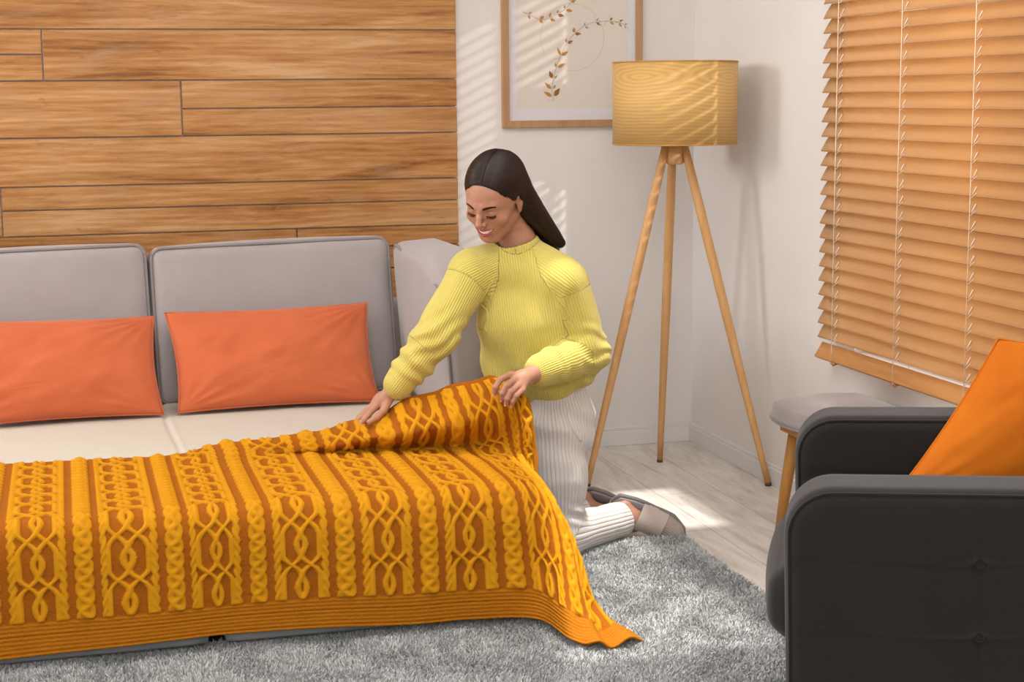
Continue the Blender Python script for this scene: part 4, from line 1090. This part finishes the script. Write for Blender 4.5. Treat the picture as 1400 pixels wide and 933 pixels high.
def mat_people():
    k = N('skin', .48, .35); n = k.noise(40, k.co(), 3)
    base = k.ramp(n, [(.3, '#ad7b62'), (.7, '#b6866d')])
    c = k.mix(k.math('MULTIPLY', k.attr('blush'), .35), base, '#c4705c'); c = k.mix(k.attr('lip'), c, '#a34b48'); k.col(c)
    k.set('Subsurface Weight', .12); k.set('Subsurface Radius', (.012, .005, .003)); k.set('Subsurface Scale', .6); M['skin'] = k.m
    M['teeth'] = mat_flat('tooth enamel', '#f2ece4', .25, .5)
    M['lash'] = mat_flat('dark lashes', '#1d1310', .6)
    M['brow'] = mat_flat('brown brows', '#3a241b', .8, .1)
    M['nail'] = mat_flat('natural nail', '#d9a596', .25, .5)
    k = N('dark brown hair', .46, .3); r = k.attr('strand'); k.col(k.ramp(r, [(0, '#120a07'), (.6, '#20130d'), (1, '#3a2318')])); M['hair'] = k.m
    # rib knits: the rib coordinate is stored on the mesh in metres
    def ribknit(name, c1, c2, pitch, depth, rough=.9):
        k = N(name, rough, .12); r = k.attr('rib')
        ph = k.math('FRACT', k.math('DIVIDE', r, pitch)); v = k.math('ABSOLUTE', k.math('SUBTRACT', k.math('MULTIPLY', ph, 2), 1))
        v = k.math('POWER', k.math('SUBTRACT', 1, k.math('POWER', v, 2.0)), .6)
        g = k.attr('seam')
        k.col(k.mix(k.noise(30, k.co(), 3), c1, c2))
        k.bump(k.math('ADD', v, k.math('MULTIPLY', k.noise(700, k.co(), 2), .25)), .85, depth)
        k.set('Sheen Weight', .25); k.set('Sheen Roughness', .4); return k.m
    M['sweater'] = ribknit('lemon rib knit', '#ccbc5f', '#d4c569', .0072, .0022)
    M['trousers'] = ribknit('pale grey wide rib knit', '#d6d0cb', '#dfdad6', .0115, .0030)
    M['fuzzy'] = mat_fabric('fuzzy taupe', '#b5a79d', '#c4b7ad', 350, .9, .6)
    M['slip_rib'] = mat_fabric('taupe rib', '#9c8f86', '#aa9d94', 350, .6, .3)
    M['sole'] = mat_fabric('grey felt sole', '#77706d', '#858080', 300, .4, .2)
    M['insole'] = mat_fabric('plush insole', '#9a9394', '#aaa4a6', 300, .8, .5)
mat_people()

def rib_attr(P, segs, ref):
    """rib coordinate: distance around the nearest limb segment"""
    best = np.full(len(P), 1e9); out = np.zeros(len(P))
    for (a, b, r) in segs:
        ab = b-a; L = np.linalg.norm(ab); ax = ab/L; t = np.clip((P-a)@ax, 0, L); w = P-a-((P-a)@ax)[:, None]*ax
        d = np.linalg.norm(P-a-t[:, None]*ax, axis=1)-r
        e1 = ref-ax*(ref@ax); e1 /= np.linalg.norm(e1); e2 = np.cross(ax, e1)
        co = np.arctan2(w@e2, w@e1)*r
        m = d < best; best[m] = d[m]; out[m] = co[m]
    return out

def woman():
    W = empty('person', (-1.02, -1.42, 0))
    tag(W, 'smiling woman in yellow sweater and pale ribbed trousers kneeling on the rug lifting the blanket', 'person')
    off = A3(-1.02, -1.42, 0)
    def put(name, V, F, m, par=W, **k): return obj_np(name, np.asarray(V)-off, F, m, par, **k)
    # ---------- skin
    V, F = surface(body, (-1.66, -1.80, .0), (-.54, -1.06, 1.25), .0026)
    # sharpen head and hands: finer patch replaces the coarse one
    q = toH(V)
    lipm = 1-smoothstep(-.0002, .0022, lips(q))
    bl = np.exp(-(((np.abs(q[:, 0])-.043)/.020)**2+((q[:, 1]-.062)/.03)**2+((q[:, 2]+.030)/.020)**2))
    nr = 0
    for fl in (LF, RF):
        for f in fl:
            nr = np.maximum(nr, np.exp(-(np.linalg.norm(V-f[0], axis=1)/.010)**2)*.7)
            nr = np.maximum(nr, np.exp(-(np.linalg.norm(V-f[3], axis=1)/.010)**2)*.6)
    B = put('body', V, F, M['skin'], attrs={'lip': lipm, 'blush': np.clip(bl*.8+nr, 0, 1)})
    # ---------- face details
    def on_head(Q, off_=0.0):
        X = toW(Q)
        for _ in range(6): X, n = project(head, X, .01, off_)
        return X
    # teeth
    xs = np.linspace(-.0265, .0265, 31); pts = catmull(np.array(MOUTH), np.interp(xs, [m[0] for m in MOUTH], np.arange(7)))
    hh = .0058*np.sqrt(np.clip(1-(xs/.0278)**2, 0, 1))+.0004; sc = .00035*np.abs(np.sin(xs*PI/.0066))
    Vt = np.concatenate([pts+np.stack([0*xs, -.0005+sc*0, hh*.8], 1), pts+np.stack([0*xs, .0006-sc, 0*hh], 1), pts+np.stack([0*xs, -.0009-sc, -hh*.85], 1)])
    Vt[:, 1] -= .0012
    n = 31; Ft = np.concatenate([np.stack([np.arange(n-1)+r*n, np.arange(1, n)+r*n, np.arange(1, n)+(r+1)*n, np.arange(n-1)+(r+1)*n], 1) for r in (0, 1)])
    put('teeth', toW(Vt), Ft[:, ::-1], M['teeth'], B)
    for sg in (-1, 1):
        t = np.linspace(0, 1, 14)
        x = sg*(.0175+.0265*t); z = -.0095-.0035*np.sin(PI*t)+.0015*t; y = .088-.010*t
        L = on_head(np.stack([x, y, z], 1), .0004); Vl, Fl = tube(L, .0007+.0009*np.sin(PI*np.clip(t*.9+.1, 0, 1)), 6); parts = [(Vl, Fl)]
        for i in range(22):
            tt = .06+.92*i/21; xx = sg*(.0175+.0265*tt); zz = -.0095-.0035*math.sin(PI*tt)+.0015*tt; b = on_head([[xx, .088-.010*tt, zz]], .0006)[0]
            e = b+toW((sg*(.0015+.003*tt), .0062, -.0042))[0]-HC; m = (b+e)/2+(toW((0, .001, -.0012))[0]-HC)
            parts.append(tube([b, m, e], [.00045, .00035, .0001], 4))
        Vl, Fl = join_arr(parts); put('eyelashes', Vl, Fl, M['lash'], B)
        # lid crease
        zc = .0030+.0040*np.sin(PI*t); L = on_head(np.stack([sg*(.0185+.0255*t), y, zc], 1), .00005); Vl, Fl = tube(L, .0005*np.sin(PI*np.clip(t, .05, .95))+.0001, 5)
        put('eyelid_crease', Vl, Fl, M['brow'], B)
        xb = sg*(.0125+.037*t); zb = .0160+.0045*np.sin(PI*np.clip(t*.75, 0, 1))-.0015*t
        L = on_head(np.stack([xb, .09-.015*t, zb], 1), -.0003); wd = .0052*(1-.62*t)*smoothstep(-.12, .15, t)+.0006
        parts = []
        for i, z_ in enumerate((-1, -.5, 0, .5, 1)):
            Li = L+np.outer(wd*z_*.55, Uh); parts.append(tube(Li, .0011*(1-.4*t), 5))
        Vl, Fl = join_arr(parts); put('eyebrow', Vl, Fl, M['brow'], B)
    # small stud in the ear she shows
    # ---------- nails
    for fl, nn in ((LF, 4), (RF, 0)):
        for f in fl[:nn]:
            d = f[3]-f[2]; d = d/np.linalg.norm(d); o = f[3]+d*.002
            nrm = np.cross(np.cross(f[1]-f[0], d), d); nl = np.linalg.norm(nrm)
            if nl < 1e-4: continue
            nrm = -nrm/nl
            if nrm@A3(0, -1, .2) < 0: nrm = -nrm
            s = np.cross(d, nrm); g = np.linspace(-1, 1, 7); Ug, Vg = np.meshgrid(g, g, indexing='ij')
            r = .0068; P = o+s*(np.sin(Ug*.75)*r*.85)[..., None]+nrm*(np.cos(Ug*.75)*r+.0004)[..., None]+d*(Vg*.0052*(1-.25*Ug**2))[..., None]
            put('fingernail', P.reshape(-1, 3), grid_faces(7, 7), M['nail'], B)
    # ---------- sweater
    V, F = surface(sweater, (-1.56, -1.72, .40), (-.83, -1.22, 1.02), .0031)
    d, s1, s2, c, cin, tq = sweater_parts(V)
    seg = []
    for S, E, Wp in (('shR', 'elR', 'wrR'), ('shL', 'elL', 'wrL')):
        seg += [(J[S], J[E], .062), (J[E], J[Wp], .050)]
    nk = J['neck']
    seg2 = seg+[(nk+A3(.03, 0, -.01), J['shL'], .065), (nk+A3(-.03, 0, -.01), J['shR'], .065)]
    rs = rib_attr(V, seg2, A3(0, 0, 1.))
    # raglan: sleeve side of a slanted line from neck to armpit
    lat = np.abs(tq[:, 0]-.004); zz = tq[:, 2]; line = np.interp(zz, [.30, .44, .50], [.135, .062, .050])
    slv = (np.minimum(s1, s2) < d-.002) & (zz < .30) | ((zz >= .30) & (lat > line)) | (np.minimum(s1, s2) < d-.02)
    col = (c < np.minimum(np.minimum(d, s1), s2)-.001)
    rib = np.where(slv & ~col, rs, tq[:, 0]); ca = np.arctan2(*(lambda w: (w@TA, w@A3(.38, .925, 0)))(V-nk))*.066; rib = np.where(col, ca, rib)
    put('sweater', V, F, M['sweater'], attrs={'rib': rib})
    # raglan seams as raised cords
    for sg in (-1, 1):
        zl = np.linspace(.455, .29, 26); ll = np.interp(zl, [.30, .44, .50], [.135, .062, .050])
        up = nk-J['hip']; up /= np.linalg.norm(up); a = TA-up*(TA@up); a /= np.linalg.norm(a); b = np.cross(up, a)
        L = J['hip']+sg*ll[:, None]*a+.004*a-b*.13+zl[:, None]*up
        for _ in range(10): L, _n = project(sweater, L, .03)
        Vt, Ft = tube(L, .0021, 6)
        put('raglan_seam', Vt, Ft, M['sweater'], bpy.data.objects['sweater'], attrs={'rib': np.zeros(len(Vt))})
    # ---------- trousers
    V, F = surface(trousers, (-1.20, -1.62, .0), (-.70, -1.06, .56), .0031)
    L = [(J['hipL']+A3(0, 0, .1), J['kneeL'], .085), (J['hipR']+A3(0, 0, .1), J['kneeR'], .085)]; S_ = [(J['kneeL'], J['ankL'], .055), (J['kneeR'], J['ankR'], .052)]
    r1 = rib_attr(V, L, A3(0, -1., .05)); r2 = rib_attr(V, S_, A3(0, 0, 1.))
    shin = (V[:, 2] < .13+(V[:, 0]+.95)*1.2) & (V[:, 0] > -.99)
    o = put('trousers', V, F, M['trousers'], attrs={'rib': np.where(shin, r2, r1)})
    # slanted pocket edge
    P0, P1 = A3(-.985, -1.60, .475), A3(-.935, -1.56, .375); t = np.linspace(0, 1, 14)[:, None]; Lp = P0*(1-t)+P1*t
    for _ in range(10): Lp, _n = project(trousers, Lp, .03)
    Vt, Ft = tube(Lp, .0028, 6); put('pocket_edge', Vt, Ft, M['trousers'], o, attrs={'rib': np.zeros(len(Vt))})
    slippers(W, off)
    hair(W, off)

def slippers(W, off):
    for (ank, heel, ball, toe), sc in zip(FEET, (1, .97)):
        d = (toe-ank); d[2] = 0
        # sole line: from behind the heel to the toe; the sole faces up and away behind her
        ht, tt = (A3(-.772, -1.285, .126), A3(-.566, -1.362, .012)) if sc == 1 else (A3(-.812, -1.150, .128), A3(-.652, -1.205, .014))
        ax = tt-ht; Ls = np.linalg.norm(ax); ax /= Ls
        footdir = ax; inn = (ball-(ht+tt)/2); inn -= ax*(inn@ax); inn /= np.linalg.norm(inn)      # from sole towards the instep
        lat = np.cross(ax, inn)
        S = empty('slipper', tuple((ht+tt)/2*[1, 1, 0]))
        nm = 'taupe fabric slipper with fuzzy strap on the foot nearest the rug corner' if sc == 1 else 'taupe fabric slipper on the far foot, mostly hidden behind the nearer ankle'
        tag(S, nm, 'slipper', 'slippers on the kneeling woman\'s feet'); so = np.array(S.location)
        def w(a, b, c): return ht+ax*a+inn*b+lat*c
        # sole outline
        n = 72; a = np.linspace(0, 2*PI, n, endpoint=False); X = .5-.5*np.cos(a); wd = .043*np.interp(X, [0, .05, .25, .5, .75, .93, 1], [0, .62, .80, .82, 1.06, .74, 0])**.9*np.sign(np.sin(a)+1e-9)
        bend = lambda s: .018*np.sin(PI*s)*1.0-.010*smoothstep(.7, 1, s)
        def soleV(z0, z1, grow, m):
            Vv = []
            for k, z in ((.0, z0), (1, z0), (1, z1), (.0, z1)):
                for i in range(n): Vv.append(w(X[i]*Ls*1.0+(X[i]-.5)*grow*k, z-bend(X[i]), wd[i]*(k+grow*8*k)))
            Vv = np.array(Vv); k_ = np.arange(n); Fv = [np.stack([r*n+k_, r*n+(k_+1) % n, (r+1)*n+(k_+1) % n, (r+1)*n+k_], 1) for r in range(3)]
            return Vv-so, np.concatenate(Fv)
        Vv, Fv = soleV(-.003, .009, .012, 0); obj_np('sole', Vv, Fv, M['sole'], S)
        Vv, Fv = soleV(.009, .015, -.004, 0); obj_np('insole', Vv, Fv, M['insole'], S)
        # upper: arch over the forefoot, from strap to closed toe
        def arch(s0, s1, h0, h1, m, name, swell, thick=.004, nn=30):
            ss = np.linspace(s0, s1, nn); th = np.linspace(-.08, PI+.08, 120 if name == 'toe_cap' else 48); out = []
            for lay in (0, 1):
                for s in ss:
                    half = .0445*np.interp(s, [.3, .5, .75, .85, .92, .97, .99, 1.0], [.80, .86, 1.0, .97, .84, .60, .38, .10])
                    hh = np.interp(s, [s0, s1], [h0, h1])*(1 if s < .82 else math.sqrt(max(.03, 1-((s-.82)/.182)**2)))
                    for t_ in th:
                        k = 1-lay*.06
                        rb = 1+(.018*math.sin(t_*38) if name == 'toe_cap' else 0)
                        out.append(w(s*Ls, (.006+hh*rb*max(0, math.sin(t_))**.75)*k-bend(s)+lay*.001, half*math.cos(t_)*k*swell))
            Vv = np.array(out)-so; m_ = len(th); F1 = grid_faces(nn, m_); F2 = grid_faces(nn, m_, nn*m_)[:, ::-1]; N0 = nn*m_; j = np.arange(m_-1)
            e1 = np.stack([j, j+1, j+1+N0, j+N0], 1)[:, ::-1]; e2 = np.stack([j, j+1, j+1+N0, j+N0], 1)+(nn-1)*m_
            e2[:, 2:] = e2[:, 2:]
            return obj_np(name, Vv, np.concatenate([F1, F2, e1, e2]), m, S)
        arch(.36, .70, .078, .062, M['fuzzy'], 'strap', 1.05)
        o = arch(.66, 1.0, .058, .046, M['slip_rib'], 'toe_cap', 1.0)

# ------------------------------------------------------------------ hair
HT = A3(-.978, -1.418, .945)           # where the lengths fall over the far shoulder
def hair_sdf(P):
    q = toH(P)
    d = ell(q, (0, -.020, .036), (.0815, .0985, .0890))*HS
    # hairline: keep clear of the face; ear stays outside
    ax = np.abs(q[:, 0])
    hl = q[:, 1]-(.066-.80*np.clip(ax-.012, 0, 1)-.0*q[:, 2])-np.clip(.082-q[:, 2], -1, .5)*-.95
    fz = np.interp(q[:, 2], [-.06, -.03, -.005, .02, .05, .075, .092], [-.034, -.022, .004, .034, .060, .078, .096])
    fz = fz-.20*np.clip(ax-.03, 0, 1)*smoothstep(.02, .07, q[:, 2])
    d = smax(d, (q[:, 1]-fz)*.9, .006)
    d = smax(d, -ell(np.stack([ax, q[:, 1], q[:, 2]], 1), (.077, -.006, -.014), (.017, .019, .031))*HS, .005)
    # length: from behind the ear down to the back of the shoulder
    b0 = toW((-.045, -.050, .0))[0]; b1 = toW((-.02, -.075, -.02))[0]; nb = toW((-.048, -.045, -.055))[0]
    k = smin(cap(P, b1, HT, .042, .005), cap(P, b0, HT+A3(-.012, -.01, -.004), .040, .006), .03)
    k = smin(k, cap(P, nb, HT+A3(-.035, -.02, .018), .026, .008), .03)
    k = smin(k, chain(P, [toW((.03, -.09, -.01))[0], HT+A3(-.03, .05, -.02), HT+A3(-.01, .065, -.14), HT+A3(-.02, .06, -.25)], [.036, .030, .04, .03], .02), .03)
    d = smin(d, k, .022)
    # parting groove
    g = cap(q*HS, A3(*PART[0])*HS, A3(*PART[1])*HS, .0012, .0012)
    g = np.minimum(g, cap(q*HS, A3(*PART[1])*HS, A3(*PART[2])*HS, .0012, .0010))
    return smax(d, -(g-.0022), .003)
PART = [(-.012, .070, .088), (-.012, .040, .118), (-.010, .0, .130)]
def hair(W, off):
    V, F = surface(hair_sdf, (-1.32, -1.62, .66), (-.90, -1.25, 1.25), .0028)
    # strands: start on both sides of the parting, run over the skull, gather behind the ear, fall to the tip
    R = np.random.default_rng(11); n = 5200
    t = R.random(n); pp = catmull(np.array(PART+[(-.005, -.05, .120), (0, -.09, .085)]), t*4); side = np.where(R.random(n) < .72, -1, 1)
    q = pp.copy(); q[:, 0] += side*R.uniform(.001, .006, n)
    X = toW(q)
    for _ in range(6): X, nn_ = project(hair_sdf, X, .02, .0008)
    lift = R.uniform(.0004, .0022, n); paths = [X.copy()]
    goalA = toW(np.array([-.064, -.040, -.004]))[0]; goalB = toW(np.array([.066, -.045, -.01]))[0]
    jit = R.normal(0, .010, (n, 3)); tip = HT+R.normal(0, .004, (n, 3))+A3(.0, .004, -.012)
    for s in range(46):
        qh = toH(X); g = np.where((side < 0)[:, None], goalA, goalB)+jit*1.2
        dirA = g-X; la = np.linalg.norm(dirA, axis=1)
        # fan: strands leaving the front sweep sideways first
        down = np.stack([np.sign(side)*.9*np.ones(n), -.25*np.ones(n), -.55*np.ones(n)], 1); dw = down[:, :1]*Rh+down[:, 1:2]*Fh+down[:, 2:]*Uh
        w_ = smoothstep(.02, .075, la)*smoothstep(.10, -.02, s/46.)
        dirT = tip-X; passed = (qh[:, 1] < -.030) & (qh[:, 2] < .035) | (s > 26)
        D_ = np.where(passed[:, None], dirT, dirA*(1-w_[:, None])+dw*w_[:, None]*.08)
        D_ /= np.linalg.norm(D_, axis=1)[:, None]+1e-9
        st = np.minimum(.0095, np.linalg.norm(dirT, axis=1)*.5)
        X = X+D_*st[:, None]
        for _ in range(2):
            Y, nn_ = project(hair_sdf, X, .01, 0)
            X = Y+nn_*lift[:, None]
        paths.append(X.copy())
    Pth = np.stack(paths, 1)[:, ::2]; m = Pth.shape[1]
    T = np.gradient(Pth, axis=1); T /= np.linalg.norm(T, axis=-1)[..., None]+1e-9
    nn2 = np.stack([grad(hair_sdf, Pth[:, i]) for i in range(m)], 1); nn2 /= np.linalg.norm(nn2, axis=-1)[..., None]+1e-9
    B_ = np.cross(T, nn2); wd = (.0010*np.sin(PI*np.linspace(.08, .93, m))**.4)[None, :, None]
    V3 = np.stack([Pth-B_*wd, Pth+nn2*.0006, Pth+B_*wd], 2).reshape(-1, 3)      # (n,m,3)
    i = np.arange(n)[:, None, None]*m*3; j = np.arange(m-1)[None, :, None]*3; k = np.arange(2)[None, None, :]
    a = (i+j+k).ravel(); F3 = np.stack([a, a+1, a+4, a+3], 1)
    sh = np.repeat(R.random(n), m*3)
    Va, Fa = join_arr([(V, F), (V3, F3)])
    # lay the solid core a hair below so strands show
    att = np.concatenate([np.full(len(V), .15), sh])
    obj_np('hair', Va-off, Fa, M['hair'], W, attrs={'strand': att})
woman()
# ------------------------------------------------------------------ light, camera
def light(name, ty, loc, energy, color, target=None, direction=None, **kw):
    d = bpy.data.lights.new(name, ty); d.energy = energy; d.color = color
    for k, v in kw.items(): setattr(d, k, v)
    o = bpy.data.objects.new(name, d); COL.objects.link(o); o.location = loc
    dv = Vector(direction) if direction is not None else Vector(target)-Vector(loc)
    o.rotation_euler = dv.to_track_quat('-Z', 'Y').to_euler()
    return o
light('sun', 'SUN', (3, -6, 3), 2.4, (1, .94, .85), direction=(-.33, .86, -.165), angle=math.radians(.8))
light('added_patch_sun', 'SUN', (0, 0, 5), 6.0, (1, .96, .9), direction=PATCH_DIR, angle=math.radians(1.6))  # second sun, added to throw the patches through the ceiling holes
light('window_glow', 'AREA', (1.6, -2.4, 1.7), 110, (1, .95, .88), target=(0, -2.1, 1.4), shape='RECTANGLE', size=2.4, size_y=2.0)
light('left_window', 'AREA', (-4.9, -.75, 2.2), 76, (.98, .98, 1), target=(-.3, -.6, 1.0), shape='RECTANGLE', size=1.0, size_y=.9)
light('side_fill', 'AREA', (-5.0, -3.4, 1.9), 60, (.97, .98, 1), target=(-1.4, -1.4, .6), shape='RECTANGLE', size=2.4, size_y=1.6)  # added fill from the left; no window built there
light('front_fill', 'AREA', (-2.4, -6.85, 2.0), 96, (1, .98, .97), target=(-1.2, -1, .6), shape='RECTANGLE', size=2.0, size_y=1.6)  # added fill behind the camera, for general brightness
light('ceiling_fill', 'AREA', (-1.6, -2.6, 2.7), 72, (1, .98, .96), target=(-1.6, -2.6, 0), shape='RECTANGLE', size=2.2, size_y=2.2)  # unseen soft panel added overhead to lift the floor
w = bpy.data.worlds.new('world'); SC.world = w; w.use_nodes = True
bg = w.node_tree.nodes['Background']; bg.inputs[0].default_value = (.82, .9, 1, 1); bg.inputs[1].default_value = .9

cd = bpy.data.cameras.new('camera'); cam = bpy.data.objects.new('camera', cd); COL.objects.link(cam)
cd.sensor_width = 36; cd.lens = 2207.21/1400*36; cd.clip_start = .05
r = Vector((.96362104, -.26713566, -.00854595)); u = Vector((.0482443, .14240112, .9886326)); f = Vector((.26288207, .95307946, -.15010848))
cam.matrix_world = Matrix(((r.x, u.x, -f.x, -2.37370028), (r.y, u.y, -f.y, -5.91794688), (r.z, u.z, -f.z, 1.37), (0, 0, 0, 1)))
SC.camera = cam
SC.view_settings.view_transform = 'Standard'; SC.view_settings.look = 'None'; SC.view_settings.gamma = 1
SC.view_settings.use_curve_mapping = False; SC.view_settings.exposure = -.50
